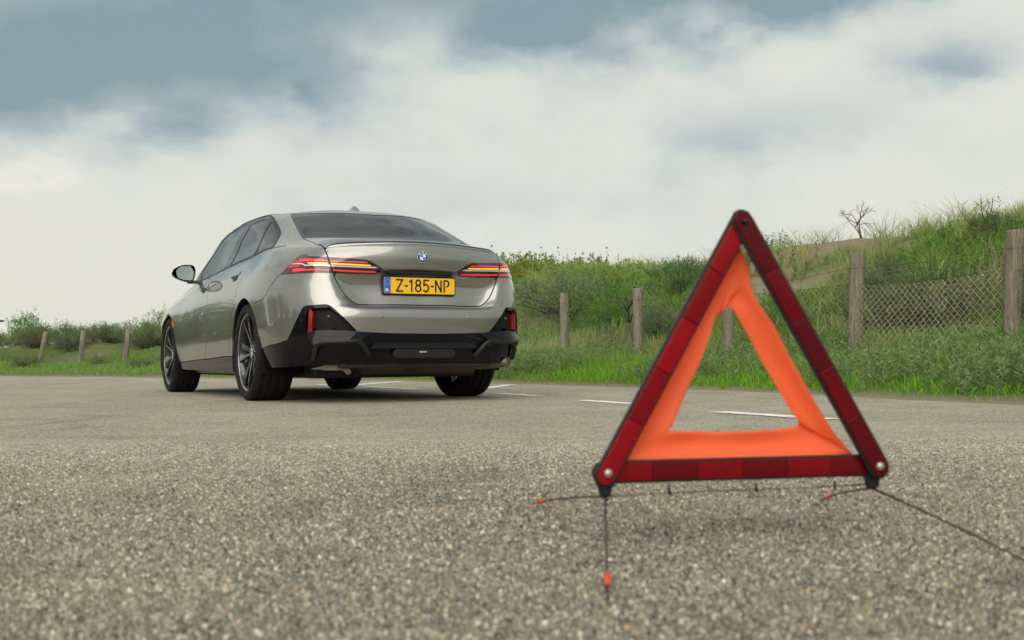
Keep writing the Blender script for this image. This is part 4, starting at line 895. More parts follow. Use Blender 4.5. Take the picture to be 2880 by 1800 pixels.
for a in ((.70, -3.42, .66, -4.30), (1.0, -1.50, .95, -2.25), (1.27, .30, 1.24, -.45), (1.30, 2.1, 1.30, 3.6), (1.25, 4.4, 1.22, 5.2), (1.2, 6.2, 1.15, 7.0), (.9, 9.0, .7, 10.), (.4, 11.4, .1, 12.4), (-.6, 13.5, -1., 14.4)): mark(*a)
for a in ((2.90, 3.30, 1.95, 2.0), (2.80, 6.4, 1.5, 4.55), (2.2, 9.0, 1.0, 7.3), (1.3, 12.0, 0., 10.3), (.2, 15.0, -1.1, 13.2), (-1.2, 18.2, -2.8, 16.2), (-3.2, 21.5, -5., 19.2), (-2.2, 13.6, -1.5, 14.2)): mark(*a)
# ================================================================== warning triangle
dirt('refl_bar_lit', (.24, .0015, .006), (.19, .0015, .006), .24, 9., .06, spec=.16)  # one reflector red in lit to shaded copies, brightness put into the colour
dirt('refl_bar_dim', (.175, .0015, .005), (.14, .0015, .005), .24, 9., .06, spec=.16)
dirt('refl_bar_shaded', (.115, .0015, .005), (.085, .0015, .005), .24, 9., .06, spec=.16)
dirt('refl_bar_shaded2', (.085, .0015, .005), (.065, .0015, .005), .24, 9., .06, spec=.16)
for nm_ in ('refl_bar_lit', 'refl_bar_dim', 'refl_bar_shaded', 'refl_bar_shaded2'):      # prism pattern moulded into the reflectors, scuffs
    t_ = NT.__new__(NT); t_.t = MATS[nm_].node_tree; b_ = [n for n in t_.t.nodes if n.type == 'BSDF_PRINCIPLED'][0]; v_ = t_.n('ShaderNodeTexCoord').outputs['Object']
    pr_ = t_.n('ShaderNodeTexVoronoi', feature='F1', distance='CHEBYCHEV', ins={'Vector': v_, 'Scale': 330., 'Randomness': .1}).outputs['Distance']; bump(t_, b_, t_.math('ADD', pr_, t_.math('MULTIPLY', t_.noise(v_, 60., 5), .4)), .25, .002)
pbsdf('rivet', (.42, .40, .37), .35, .6)
pbsdf('tip_red', (.65, .05, .025), .45)
m = bpy.data.materials.new('orange_cloth'); m.use_nodes = True; t = NT(m.node_tree); v = tex(t)
b = t.n('ShaderNodeBsdfPrincipled', ins={'Base Color': (1., .20, .07, 1), 'Roughness': .62}); tl = t.n('ShaderNodeBsdfTranslucent', ins={0: (1., .25, .085, 1)})
wv = t.n('ShaderNodeTexWave', ins={'Vector': v, 'Scale': 420., 'Distortion': 1.}); bump(t, b, wv.outputs[0], .15, .001)
mx = t.n('ShaderNodeMixShader', ins={0: .45, 1: b.outputs[0], 2: tl.outputs[0]}); t.n('ShaderNodeOutputMaterial', ins={0: mx.outputs[0]}); MATS['orange_cloth'] = m
TL, TZ = .426, .1165
tri = empty('warning_triangle', (-1.9035, -6.914, 0), -.274, label='red reflective warning triangle with orange cloth infill standing on wire legs in the foreground', cat='warning triangle')
A_, B_, C_ = Vector((-TL/2, 0, TZ)), Vector((TL/2, 0, TZ)), Vector((0, 0, TZ+TL*.866))
def bar(name, p, q, y, bands, ext0=.0185, ext1=.0185, wd=.0147):
    d = (q-p).normalized(); n = Vector((-d.z, 0, d.x)); L = (q-p).length
    def outline(w_, e0, e1, n0=7):
        pts = []
        for i in range(n0+1): a = R(90+180*i/n0); pts.append(p+d*(math.cos(a)*e0)+n*(math.sin(a)*w_))
        for i in range(n0+1): a = R(-90+180*i/n0); pts.append(q+d*(math.cos(a)*e1)+n*(math.sin(a)*w_))
        return [(v.x, v.z) for v in pts]
    V, F = prism(outline(wd+.0022, ext0+.002, ext1+.002), y+.007, y-.0005); fr = bevel_obj(name, V, F, 'black_satin', tri, .0015, 1)
    ss = [-ext0/L]+[k/bands for k in range(1, bands)]+[1+ext1/L]
    for k in range(bands):                   # separately moulded reflector fields
        a, c = ss[k], ss[k+1]; w_ = wd-.0015
        if k == 0: pts = [p+d*(math.cos(R(90+180*i/6))*ext0)+n*(math.sin(R(90+180*i/6))*w_) for i in range(7)]
        else: pts = [p+d*(a*L+.0003)+n*w_, p+d*(a*L+.0003)-n*w_]
        if k == bands-1: pts += [q+d*(math.cos(R(-90+180*i/6))*ext1)+n*(math.sin(R(-90+180*i/6))*w_) for i in range(7)]
        else: pts += [p+d*(c*L-.0003)-n*w_, p+d*(c*L-.0003)+n*w_]
        V, F = prism([(v.x, v.z) for v in pts], y-.0004, y-.0034-.0003*(k % 2)); bevel_obj('reflector_field', V, F, {'right_bar': ('refl_bar_shaded2', 'refl_bar_shaded'), 'left_bar': ('refl_bar_lit', 'refl_bar_dim'), 'base_bar': ('refl_bar_dim', 'refl_bar_shaded')}[name][k % 2], fr, .0012, 1)
    return fr
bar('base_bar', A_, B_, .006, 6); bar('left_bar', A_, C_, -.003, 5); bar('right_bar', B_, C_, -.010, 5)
for P, rr, mt in ((A_, .0062, 'rivet'), (B_, .0062, 'rivet'), (C_, .004, 'black_satin')):
    V, F = lathe([(-.0035, 0), (-.0032, rr*.6), (-.001, rr), (.004, rr)], 16, 'y'); yy = -.0175 if P is C_ else (-.0075 if P is A_ else -.0145)
    obj('rivet', [(x+P.x, y+yy, z+P.z) for x, y, z in V], F, mt, tri)
# cloth: a stretched three-cornered band with a hole, creased and a little slack
def tp(px, py):                              # triangle-plane position from relative measures (0..1 along base, 0..1 up)
    return (-TL/2+px*TL, TZ+py*TL*.866)
out_ = [(.055, .036), (.20, .036), (.36, .036), (.55, .036), (.75, .038), (.93, .045), (.905, .075), (.86, .135), (.78, .28), (.70, .44), (.635, .585), (.585, .66), (.555, .72), (.545, .76), (.548, .80), (.53, .86), (.505, .915), (.47, .85), (.40, .72), (.31, .54), (.22, .37), (.13, .20)]
inn_ = [(.242, .155), (.34, .150), (.45, .146), (.56, .147), (.66, .152), (.745, .165), (.735, .18), (.70, .235), (.63, .38), (.565, .51), (.51, .61), (.488, .655), (.478, .665), (.468, .655), (.455, .645), (.445, .64), (.44, .63), (.42, .60), (.385, .50), (.345, .39), (.31, .30), (.275, .22)]
V = []; F = []; NR = 7; n = len(out_)
def res_(P, k): return smooth_line(P+P[:1], k)[:-1]
O2 = []; I2 = []
for i in range(n):
    for s_k in range(3):
        f = s_k/3; O2.append(np.array(out_[i])*(1-f)+np.array(out_[(i+1) % n])*f); I2.append(np.array(inn_[i])*(1-f)+np.array(inn_[(i+1) % n])*f)
N2 = len(O2)
for k in range(NR+1):
    f = k/NR
    for i in range(N2):
        o, q = O2[i], I2[i]; p = o*(1-f)+q*f; x, z = tp(*p)
        fold = .010*math.sin(f*math.pi)+.004*math.sin(i*.55)*f+.010*f
        crease = .006*math.exp(-((i/3-5.3)/.5)**2)*f-.006*math.exp(-((i/3-.6)/.6)**2)*f+.005*math.exp(-((i/3-13.)/.7)**2)*f
        V.append((x, .016+fold+crease, z+.0004*math.sin(i*2.1)*(f == 1)))
for k in range(NR):
    for i in range(N2): F.append((k*N2+i, k*N2+(i+1) % N2, (k+1)*N2+(i+1) % N2, (k+1)*N2+i))
cl = obj('cloth_infill', V, F, 'orange_cloth', tri); md = cl.modifiers.new('thick', 'SOLIDIFY'); md.thickness = .0008
# feet, wire and legs
for P, sx in ((A_, -1), (B_, 1)):
    V, F = prism([(P.x-.017, P.z-.008), (P.x+.017, P.z-.008), (P.x+.010, P.z-.022), (P.x+.007, P.z-.036), (P.x-.007, P.z-.036), (P.x-.010, P.z-.022)], .004, .020); bevel_obj('foot', V, F, 'black_satin', tri, .003, 2)
V, F = tube([(A_.x, .012, TZ-.036), (-.1, .012, TZ-.033), (.1, .012, TZ-.032), (B_.x, .012, TZ-.030)], .0011, 6); obj('base_wire', V, F, 'disc', tri)
for fx in (-.115, .022, .15):
    V, F = tube([(fx, .008, TZ-.022), (fx, .010, TZ-.030), (fx+.003, .014, TZ-.036)], .0019, 6); obj('wire_hook', V, F, 'black_satin', tri)
Mi = tri.matrix_basis.inverted() if False else Matrix.Translation((-1.9035, -6.914, 0)) @ Matrix.Rotation(-.274, 4, 'Z'); Mi = Mi.inverted()
LEGW = {'A': ((-2.317, -7.193), (-1.959, -6.324)), 'B': ((-1.451, -6.567), (-1.829, -7.463))}
dirt('leg_steel', (.045, .035, .032), (.075, .04, .03), .5, 40., metal=.5)
for k, P in (('A', A_), ('B', B_)):
    for (wx, wy) in LEGW[k]:
        e_ = Mi @ Vector((wx, wy, .004)); s_p = Vector((P.x, .012, P.z-.036)); path = []
        for i in range(13):
            f = i/12; q = s_p.lerp(e_, f); q.z += .004*math.sin(f*math.pi); path.append(q)
        path[-1].z = .0035
        V, F = tube(path, [.0020-.0007*i/12 for i in range(13)], 8); lg_ = obj('leg', V, F, 'leg_steel', tri)
        a, c = path[9], path[10]; V, F = tube([a, a.lerp(c, .5), c], [.0035, .0042, .0032], 8); obj('leg_tip', V, F, 'tip_red', lg_)
# ================================================================== fences
m, t, b = pbsdf('post_wood', (.25, .22, .18), .85, spec=.2)
v = tex(t); mp = t.n('ShaderNodeMapping', ins={'Vector': v, 'Scale': (9., 9., .9)}); gr = t.noise(mp.outputs[0], 5., 7, .7, 1.2); kn = t.noise(v, 4., 4, .6)
c1 = t.ramp(gr, [(.30, (.05, .042, .032)), (.44, (.20, .175, .135)), (.58, (.31, .28, .225)), (.75, (.43, .40, .34))]); lich = t.ramp(t.noise(v, 7., 5, .7), [(.55, 0.), (.75, .6)])
t.t.links.new(t.mix(lich, t.mix(t.math('MULTIPLY', kn, .5), c1, (.30, .265, .20)), (.20, .21, .13)), b.inputs['Base Color']); bump(t, b, gr, 1., .035)
dirt('wire_pale', (.62, .58, .48), (.34, .22, .12), .5, 25.)
dirt('wire_green', (.020, .038, .036), (.05, .06, .05), .45, 25.)
dirt('wire_rust', (.16, .075, .04), (.09, .05, .03), .8, 40.)
def post(par, x, y, z0, z1, r, lx=0., ly=0., cut=0.):
    n = 16; V = []; F = []; hs = [z0-.15, z0+.02, z0+(z1-z0)*.3, z0+(z1-z0)*.62, z1-.03, z1-.006, z1]
    ph = RNG.random(4)*6.28
    for h in hs:
        f = (h-z0)/(z1-z0); rr = r*(1.04-.06*f)*(1. if h < z1-.003 else .93)
        for k in range(n):
            a = 2*math.pi*k/n; q = rr*(1+.05*math.sin(2*a+ph[0]+f)+.035*math.sin(5*a+ph[1])+.02*math.sin(9*a+ph[2]+2*f)); V.append((x+lx*f+q*math.cos(a), y+ly*f+q*math.sin(a), h+(cut*math.cos(a) if h >= z1-.01 else 0)))
    for i in range(len(hs)-1):
        for k in range(n): F.append((i*n+k, i*n+(k+1) % n, (i+1)*n+(k+1) % n, (i+1)*n+k))
    F.append(tuple((len(hs)-1)*n+k for k in range(n)))
    o = obj('fence_post', V, F, 'post_wood', par); return o
def chain_link(par, a, b, z0a, z0b, z1a, z1b, mat, rad, sag=.02, cell=.035, f0=0., f1=1.):
    """woven wire between two posts: zigzag wires that hook into each other"""
    a = Vector(a); b = Vector(b); L = (b-a).length; d = (b-a)/L; nrm = Vector((-d.y, d.x)); n = int(L/cell); hgt = max(z1a-z0a, z1b-z0b); rows = int(hgt/(cell*.97))
    parts = []; ph = RNG.random()*6; skew = 1.
    def P(s, r, off):
        f = min(1, max(0, s/L)); zt = z1a+(z1b-z1a)*f-sag*math.sin(f*math.pi); zb = z0a+(z0b-z0a)*f; z = zt-(zt-zb)*r/rows
        lean = .012*math.sin(f*7+ph)+.02*math.sin(r*.35+f*4+ph)*.6
        q = a+d*s; return (q.x+nrm.x*(off+lean), q.y+nrm.y*(off+lean), z)
    for k in range(n+1):
        if not (f0 <= k/n <= f1): continue
        path = []
        for r in range(rows+1):
            s = (k+((r+k) % 2)*1.04)*cell+.002*math.sin(r*.9+k*1.7)+.004*r*skew
            path.append(P(s, r, (.0025 if (r+k) % 2 else -.0025)))
        parts.append(tube(path, rad, 3, False))
    V, F = merge(parts); return obj('wire_mesh', V, F, mat, par, smooth=True)
def barbed(par, pts, mat='wire_rust', r=.0026):
    full = []
    for p, q in zip(pts[:-1], pts[1:]):
        p, q = Vector(p), Vector(q); n = 14
        for i in range(n): f = i/n; w_ = p.lerp(q, f); w_.z -= .03*math.sin(f*math.pi); full.append(w_)
    full.append(Vector(pts[-1])); parts = [tube(full, r, 5)]
    for i in range(2, len(full)-1, 2):
        c = full[i]; d = (full[i+1]-full[i-1]).normalized(); 
        for s in (1, -1): u = (d.orthogonal()+d*.3*s).normalized()*.016*s; parts.append(tube([c-u, c+u+Vector((0, .004, .006))], .0016, 3))
    V, F = merge(parts); return obj('barbed_wire', V, F, mat, par)
fr_ = empty('post_and_wire_fence', (4.85, 1.8, 0), label='weathered post and chain link fence with rusty barbed wire along the right verge', cat='fence')
def inp(o, root): o.parent = root; o.matrix_parent_inverse = Matrix.Translation(root.location).inverted(); return o
RP = [(4.85, -3.62, .22, 1.26, .068, 0, 0), (4.84, -1.84, .20, 1.305, .066, .03, -.055), (4.86, -.06, .20, 1.275, .064, .02, -.05), (4.86, 1.85, .22, 1.20, .062, 0., .0), (4.86, 3.65, .22, 1.165, .062, .0, .0), (4.84, 5.45, .2, 1.20, .060, 0, .01), (4.78, 7.25, .2, 1.2, .06, 0, 0), (4.62, 9.1, .2, 1.18, .06, 0, 0), (4.3, 11., .2, 1.15, .06, 0, 0)]
for q in RP: inp(post(None, *q, cut=RNG.normal(0, .006)), fr_)
for i in range(len(RP)-1):
    a, b = RP[i], RP[i+1]; mt = 'wire_pale' if i in (1,) else ('wire_pale' if i == 5 else 'wire_green'); rd = .0024 if i == 1 else .0014
    inp(chain_link(None, a[:2], b[:2], .24, .24, .985 if i < 3 else .93, .975 if i < 3 else .92, mt, rd, f1=.62 if i == 1 else 1.), fr_) if i not in (1,) else inp(chain_link(None, (a[0]-.02, a[1]+.02), (b[0]-.02, b[1]-.02), .26, .24, .985, .965, mt, rd, .035), fr_)
    V, F = tube([(a[0], a[1], .985 if i < 3 else .94), ((a[0]+b[0])/2, (a[1]+b[1])/2, (.955 if i < 3 else .91)), (b[0], b[1], .975 if i < 3 else .93)], .002, 5); inp(obj('straining_wire', V, F, 'wire_green', None), fr_)
inp(barbed(None, [(q[0]-.05, q[1], q[3]-.145) for q in RP]), fr_)
fl_ = empty('far_post_fence', (.4, 22, 0), label='row of slim leaning posts with wire mesh in front of the shrubs at far left', cat='fence')
LP = [(3.3, 14.2, .15, 1.05, .055, 0, 0), (2.3, 17.0, .15, 1.06, .055, 0, 0), (1.14, 19.9, .12, 1.095, .060, .10, .05), (.38, 22.0, .12, 1.09, .060, .10, .05), (-.41, 24.1, .12, 1.12, .060, .20, .10), (-1.3, 26.3, .12, 1.1, .055, .05, .05), (-2.4, 28.6, .12, 1.1, .055, .05, .05)]
for q in LP: inp(post(None, *q), fl_)
for a, b in zip(LP[:-1], LP[1:]): inp(chain_link(None, a[:2], b[:2], .2, .2, .84, .84, 'wire_green', .0024, cell=.045), fl_)
V, F = tube([(q[0]-.03, q[1]-.06, .85) for q in LP], .003, 5); inp(obj('straining_wire', V, F, 'wire_rust', None), fl_)
# small white cabin beyond the shrubs
cb = empty('white_cabin', (-2.2, 58.2, 0), R(-27), label='small white cabin with a dark roof edge half hidden behind the shrubs at far left', cat='cabin')
dirt('cabin_white', (.74, .74, .72), (.66, .66, .63), .6, 1.5); dirt('cabin_roof', (.05, .05, .055), (.08, .08, .08), .6, 3.)
bevel_obj('wall', boxv(-4.2, .7, 0, 4, -.2, 2.55), BOXF, 'cabin_white', cb, .02); bevel_obj('roof', [(-4.5, -.4, 2.55), (1.1, -.4, 2.62), (1.1, 4.4, 2.62), (-4.5, 4.4, 2.55), (-4.5, -.4, 2.64), (1.2, -.4, 2.71), (1.2, 4.4, 2.71), (-4.5, 4.4, 2.64)], BOXF, 'cabin_roof', cb, .02)
bevel_obj('annex', boxv(.7, 4.0, .6, 3.4, -.2, 2.30), BOXF, 'cabin_white', cb, .02)
bevel_obj('window', boxv(-2.6, -1.2, -.03, .05, 1.1, 2.1), BOXF, 'glass_front', cb, .01); bevel_obj('window', boxv(1.4, 2.6, .57, .65, 1.1, 1.9), BOXF, 'glass_front', cb, .01)
# ================================================================== vegetation
def leafmat(name, rough=.5, trans=.35, spec=.35):
    m = bpy.data.materials.new(name); m.use_nodes = True; t = NT(m.node_tree)
    at = t.n('ShaderNodeVertexColor', layer_name='tint'); oi = t.n('ShaderNodeObjectInfo')
    hsv = t.n('ShaderNodeHueSaturation', ins={'Hue': t.math('MULTIPLY_ADD', oi.outputs['Random'], .03, .485), 'Saturation': t.math('MULTIPLY_ADD', oi.outputs['Random'], .3, .85), 'Value': t.math('MULTIPLY_ADD', oi.outputs['Random'], .35, .83), 'Color': at.outputs[0]})
    b = t.n('ShaderNodeBsdfPrincipled', ins={'Base Color': hsv.outputs[0], 'Roughness': rough, 'Specular IOR Level': spec}); tl = t.n('ShaderNodeBsdfTranslucent', ins={0: hsv.outputs[0]})
    mx = t.n('ShaderNodeMixShader', ins={0: trans, 1: b.outputs[0], 2: tl.outputs[0]}); t.n('ShaderNodeOutputMaterial', ins={0: mx.outputs[0]}); MATS[name] = m
leafmat('leaf'); leafmat('blade', .6, .4, .25)
dirt('bark', (.075, .06, .045), (.13, .11, .085), .9, 20.)
def tinted(name, V, Q, C, mat, tri=False):
    """mesh from arrays: vertices, faces (n x 3 or 4), colour per vertex"""
    me = bpy.data.meshes.new(name); k = Q.shape[1]; me.vertices.add(len(V)); me.vertices.foreach_set('co', np.asarray(V, np.float32).ravel())
    me.loops.add(Q.size); me.loops.foreach_set('vertex_index', Q.ravel().astype(np.int32)); me.polygons.add(len(Q)); me.polygons.foreach_set('loop_start', np.arange(0, Q.size, k, dtype=np.int32))
    me.update(calc_edges=True); a = me.color_attributes.new('tint', 'FLOAT_COLOR', 'POINT'); a.data.foreach_set('color', np.concatenate([C, np.ones((len(C), 1))], 1).astype(np.float32).ravel())
    me.materials.append(MATS[mat]); me.polygons.foreach_set('use_smooth', np.ones(len(Q), bool)); return me
def blades(P, H, W_, lean, bend, col, colt, rng):
    """grass blades: 5 points each (two tapering segments). P base points, H heights, W_ widths"""
    n = len(P); a = rng.random(n)*6.283; dx, dy = np.cos(a), np.sin(a); la = rng.random(n)*6.283; lx, ly = np.cos(la)*lean, np.sin(la)*lean
    def pt(f, side): 
        k = f*f*bend+f
        return np.stack([P[:, 0]+lx*H*k+dx*W_*side*.5, P[:, 1]+ly*H*k+dy*W_*side*.5, P[:, 2]+H*f*(1-.35*bend*np.hypot(lx, ly)*f)], 1)
    V = np.stack([pt(0, -1), pt(0, 1), pt(.55, .8), pt(.55, -.8), pt(1, 0)], 1).reshape(-1, 3); i = np.arange(n)*5
    Q = np.concatenate([np.stack([i, i+1, i+2], 1), np.stack([i, i+2, i+3], 1), np.stack([i+3, i+2, i+4], 1)])
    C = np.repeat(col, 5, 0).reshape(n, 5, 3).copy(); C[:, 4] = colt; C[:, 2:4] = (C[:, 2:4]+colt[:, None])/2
    return V, Q, C.reshape(-1, 3)
def scatter(n, x0, x1, y0, y1, rng, smin, smax, keep=None):
    X = rng.uniform(x0, x1, n); Y = rng.uniform(y0, y1, n); s = sdist(X, Y); k = (s > smin) & (s < smax)
    if keep is not None: k &= keep(X, Y, s, rng)
    X, Y, s = X[k], Y[k], s[k]; return np.stack([X, Y, height(X, Y, s)-.01], 1), s
GAIN = np.array((1.28, 1.42, 1.1))
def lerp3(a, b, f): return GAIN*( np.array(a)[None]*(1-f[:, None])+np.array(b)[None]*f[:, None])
rg = np.random.default_rng(3)
parts_v = []
def add(P, H, W_, lean, bend, c0, c1, t0, t1):
    if len(P) == 0: return
    f = rg.random(len(P)); parts_v.append(blades(P, H, W_, lean, bend, lerp3(c0, c1, f), lerp3(t0, t1, f), rg))
def flush(name, label, cat):
    off = 0; Vs, Qs, Cs = [], [], []
    for V, Q, C in parts_v: Vs.append(V); Qs.append(Q+off); Cs.append(C); off += len(V)
    parts_v.clear(); return link(name, tinted(name, np.concatenate(Vs), np.concatenate(Qs), np.concatenate(Cs), 'blade'), None, label=label, cat=cat, kind='stuff')
# verge: short bright grass
cl_ = lambda f, th, sd: (lambda X, Y, s, r: fbm(X, Y, f, sd)+.22*r.standard_normal(len(X)) > th)
P, s = scatter(100000, 1.5, 5.6, -5, 14, rg, .02, 2.3, lambda X, Y, s, r: (fbm(X, Y, 1.1, 77)+.25*r.standard_normal(len(X)) > -.30) & (r.random(len(X)) < np.clip(s/.25, .15, 1)))
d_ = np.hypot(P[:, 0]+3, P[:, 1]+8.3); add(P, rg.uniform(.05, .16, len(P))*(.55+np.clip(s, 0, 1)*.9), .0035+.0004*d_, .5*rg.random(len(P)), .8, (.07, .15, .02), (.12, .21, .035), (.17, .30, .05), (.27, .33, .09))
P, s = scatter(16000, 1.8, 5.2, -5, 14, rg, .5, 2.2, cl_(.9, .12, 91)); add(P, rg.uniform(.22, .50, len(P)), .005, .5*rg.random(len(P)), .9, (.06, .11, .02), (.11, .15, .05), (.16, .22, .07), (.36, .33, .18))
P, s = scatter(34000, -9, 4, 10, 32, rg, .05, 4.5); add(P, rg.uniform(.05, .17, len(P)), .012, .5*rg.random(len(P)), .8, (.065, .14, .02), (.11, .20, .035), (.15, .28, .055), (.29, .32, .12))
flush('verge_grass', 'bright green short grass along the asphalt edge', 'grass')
# slope: mixed green grass with straw
def slope_keep(X, Y, s, r): return (fbm(X, Y, .55, 17)+.3*r.standard_normal(len(X)) > -.25) & (r.random(len(X)) > bare(X, Y, s)*.93)
P, s = scatter(150000, 4.2, 13, -5.5, 24, rg, 1.6, 8.5, slope_keep); g_ = fbm(P[:, 0], P[:, 1], .7, 23)
k = g_ > -.12; add(P[k], rg.uniform(.10, .26, k.sum()), .010, .5*rg.random(k.sum()), .8, (.065, .15, .02), (.11, .21, .035), (.16, .30, .05), (.26, .33, .09))
k = ~k; add(P[k], rg.uniform(.16, .38, k.sum()), .009, .55*rg.random(k.sum()), .9, (.08, .13, .03), (.14, .16, .06), (.25, .27, .12), (.46, .41, .25))
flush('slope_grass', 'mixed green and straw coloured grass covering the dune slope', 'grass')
# marram tufts on the ridge
P0, s0_ = scatter(1500, 5.5, 14, -6, 26, rg, 3.6, 9.5, lambda X, Y, s, r: (fbm(X, Y, .45, 41)+.25*r.standard_normal(len(X))+np.clip((s-5.0)*.16, -.2, .35)+np.where(Y > 7, .12, 0) > .20))
n_ = 46; base = np.repeat(P0, n_, 0)+np.concatenate([rg.normal(0, .09, (len(P0)*n_, 2)), np.zeros((len(P0)*n_, 1))], 1); hgt_ = np.repeat(rg.uniform(.25, .56, len(P0)), n_)*rg.uniform(.6, 1.1, len(base))
tw = np.repeat(rg.random(len(P0)), n_); f = tw
Vb = blades(base, hgt_, np.full(len(base), .008), .25+.45*rg.random(len(base)), 1.1, lerp3((.10, .12, .045), (.20, .18, .09), f), lerp3((.26, .27, .13), (.48, .42, .27), f), rg); parts_v.append(Vb)
flush('marram_grass', 'tall pale marram grass tufts on the dune ridge', 'grass')
# narrow-leaved suckers in the verge
def leaf_arr(B, D, L, Wd, col, rng):
    """lens shaped leaves at B pointing along D"""
    n = len(B); D = D/(np.linalg.norm(D, axis=1, keepdims=True)+1e-9); r = rng.standard_normal((n, 3)); S = np.cross(D, r); S /= np.linalg.norm(S, axis=1, keepdims=True)+1e-9
    M_ = B+D*(L*.5)[:, None]; T_ = B+D*L[:, None]; V = np.stack([B, M_+S*(Wd*.5)[:, None], T_, M_-S*(Wd*.5)[:, None]], 1).reshape(-1, 3); i = np.arange(n)*4
    return V, np.stack([i, i+1, i+2, i+3], 1), np.repeat(col, 4, 0)
def sucker_field(P, hmin, hmax, nl, c0, c1, rng, L=.05, Wd=.009):
    n = len(P); H = rng.uniform(hmin, hmax, n); lean = rng.normal(0, .22, (n, 2)); f = rng.random((n, nl))**.75; B = np.zeros((n, nl, 3))
    B[..., 0] = P[:, None, 0]+lean[:, None, 0]*H[:, None]*f; B[..., 1] = P[:, None, 1]+lean[:, None, 1]*H[:, None]*f; B[..., 2] = P[:, None, 2]+H[:, None]*f
    a = rng.random((n, nl))*6.283; up = rng.uniform(.3, 1.2, (n, nl)); D = np.stack([np.cos(a), np.sin(a), up], -1)
    c = rng.random((n, nl, 1))*.5+rng.random((n, 1, 1))*.5; col = np.array(c0)*(1-c)+np.array(c1)*c; N_ = n*nl
    return leaf_arr(B.reshape(-1, 3), D.reshape(-1, 3), rng.uniform(.6, 1.25, N_)*L, rng.uniform(.7, 1.3, N_)*Wd, col.reshape(-1, 3), rng)
def suck_keep(X, Y, s, r):
    A = np.exp(-(((Y+2.6)/1.5)**2))*1.0+.55*np.exp(-(((Y-1.0)/.8)**2))+.5*np.exp(-(((Y-4.6)/.9)**2))+.4*np.exp(-(((Y-7.5)/1.2)**2)); return r.random(len(X)) < A*np.clip((s-.10)/.5, 0, 1)*(.55+.9*fbm(X, Y, 1.2, 61))
P, s = scatter(46000, 2.2, 5.6, -5, 10, rg, .15, 2.0, suck_keep)
V, Q, C = sucker_field(P, .10, .30, 34, (.10, .17, .06), (.27, .34, .15), rg)
link('verge_suckers', tinted('verge_suckers', V, Q, C, 'leaf'), None, label='low grey green narrow-leaved ground cover on the verge', cat='ground cover', kind='stuff')
print('suckers', len(P))
Pa, _ = scatter(9000, 4.9, 12, -4, 20, rg, 1.7, 8., lambda X, Y, s, r: (fbm(X, Y, .8, 131)+.1*r.standard_normal(len(X)) > .22) & (bare(X, Y, s) < .3)); Va, Qa, Ca = sucker_field(Pa, .10, .30, 26, (.06, .12, .03), (.16, .27, .07), rg, .055, .016)
Pb, _ = scatter(7000, 4.9, 12, -4, 20, rg, 1.7, 8., lambda X, Y, s, r: fbm(X, Y, .7, 151)+.1*r.standard_normal(len(X)) > .30); Vc, Qc, Cc = sucker_field(Pb, .12, .34, 24, (.05, .07, .03), (.12, .14, .075), rg, .05, .012)
link('slope_plants', tinted('slope_plants', np.concatenate([Va, Vc]), np.concatenate([Qa, Qc+len(Va)]), np.concatenate([Ca, Cc]), 'leaf'), None, label='patches of low leafy plants scattered through the dune grass', cat='ground cover', kind='stuff'); print('slope plants', len(Pa), len(Pb))
# ---- shrubs
def shrub_mesh(name, seed, rx, rz, nclump, shoots, nl, c0, c1, L=.055, Wd=.010, stem=True, open_=.0, ground=.15):
    r = np.random.default_rng(seed); u = r.random(nclump)*2-1; a = r.random(nclump)*6.283; rad = (.55+.45*r.random(nclump)**.5); lump = 1+.28*np.sin(3*a+seed)+.18*np.sin(5*a+2*seed)
    q = np.sqrt(1-u*u); zc = ground+(rz-ground)*(.5+.5*u*rad*.95); cx = np.cos(a)*q*rad*rx*lump*(.75+.35*r.random(nclump)); cy = np.sin(a)*q*rad*rx*lump*.9
    CC = np.stack([cx, cy, zc*(1+.10*r.standard_normal(nclump))], 1); CC[:, 2] = np.maximum(CC[:, 2], .08)
    up = CC-np.array([0, 0, rz*.25]); up /= np.linalg.norm(up, axis=1, keepdims=True)+1e-6
    N_ = nclump*shoots; S0 = np.repeat(CC, shoots, 0)+r.normal(0, rx*.11, (N_, 3)); dirs = np.repeat(up, shoots, 0)*.7+r.normal(0, .55, (N_, 3))+np.array([0, 0, .55]); dirs /= np.linalg.norm(dirs, axis=1, keepdims=True)
    ln = r.uniform(.12, .30, N_)*(.6+.5*rx)
    f = r.random((N_, nl)); B = S0[:, None]+dirs[:, None]*(ln[:, None]*f)[..., None]; D = dirs[:, None]+r.normal(0, .6, (N_, nl, 3))
    shade_c = np.repeat(r.random(nclump), shoots)[:, None, None]*.6+r.random((N_, nl, 1))*.4; col = np.array(c0)*(1-shade_c)+np.array(c1)*shade_c; n_l = N_*nl
    V, Q, C = leaf_arr(B.reshape(-1, 3), D.reshape(-1, 3), r.uniform(.6, 1.3, n_l)*L, r.uniform(.7, 1.3, n_l)*Wd, col.reshape(-1, 3), r)
    lm = tinted(name+'_leaves', V, Q, C, 'leaf'); parts = []
    for k in range(0, nclump, 2 if nclump > 20 else 1):
        e = CC[k]; b0 = r.normal(0, .05*rx, 2); mid = np.array([e[0]*.35+b0[0], e[1]*.35+b0[1], e[2]*.55]); parts.append(tube([(b0[0], b0[1], -.1), tuple(mid), tuple(e), tuple(e+up[k]*.12)], [.016*rx+.006, .011*rx+.004, .006, .002], 5))
    Vb, Fb = merge(parts); return lm, mesh(name+'_stems', Vb, Fb, 'bark')
GREY = ((.10, .155, .065), (.25, .32, .155)); GREEN = ((.075, .17, .032), (.18, .30, .07)); YEL = ((.11, .16, .018), (.28, .32, .05)); DARK = ((.06, .11, .04), (.155, .22, .095)); BROWN = ((.11, .13, .06), (.24, .24, .13))
SH = {}
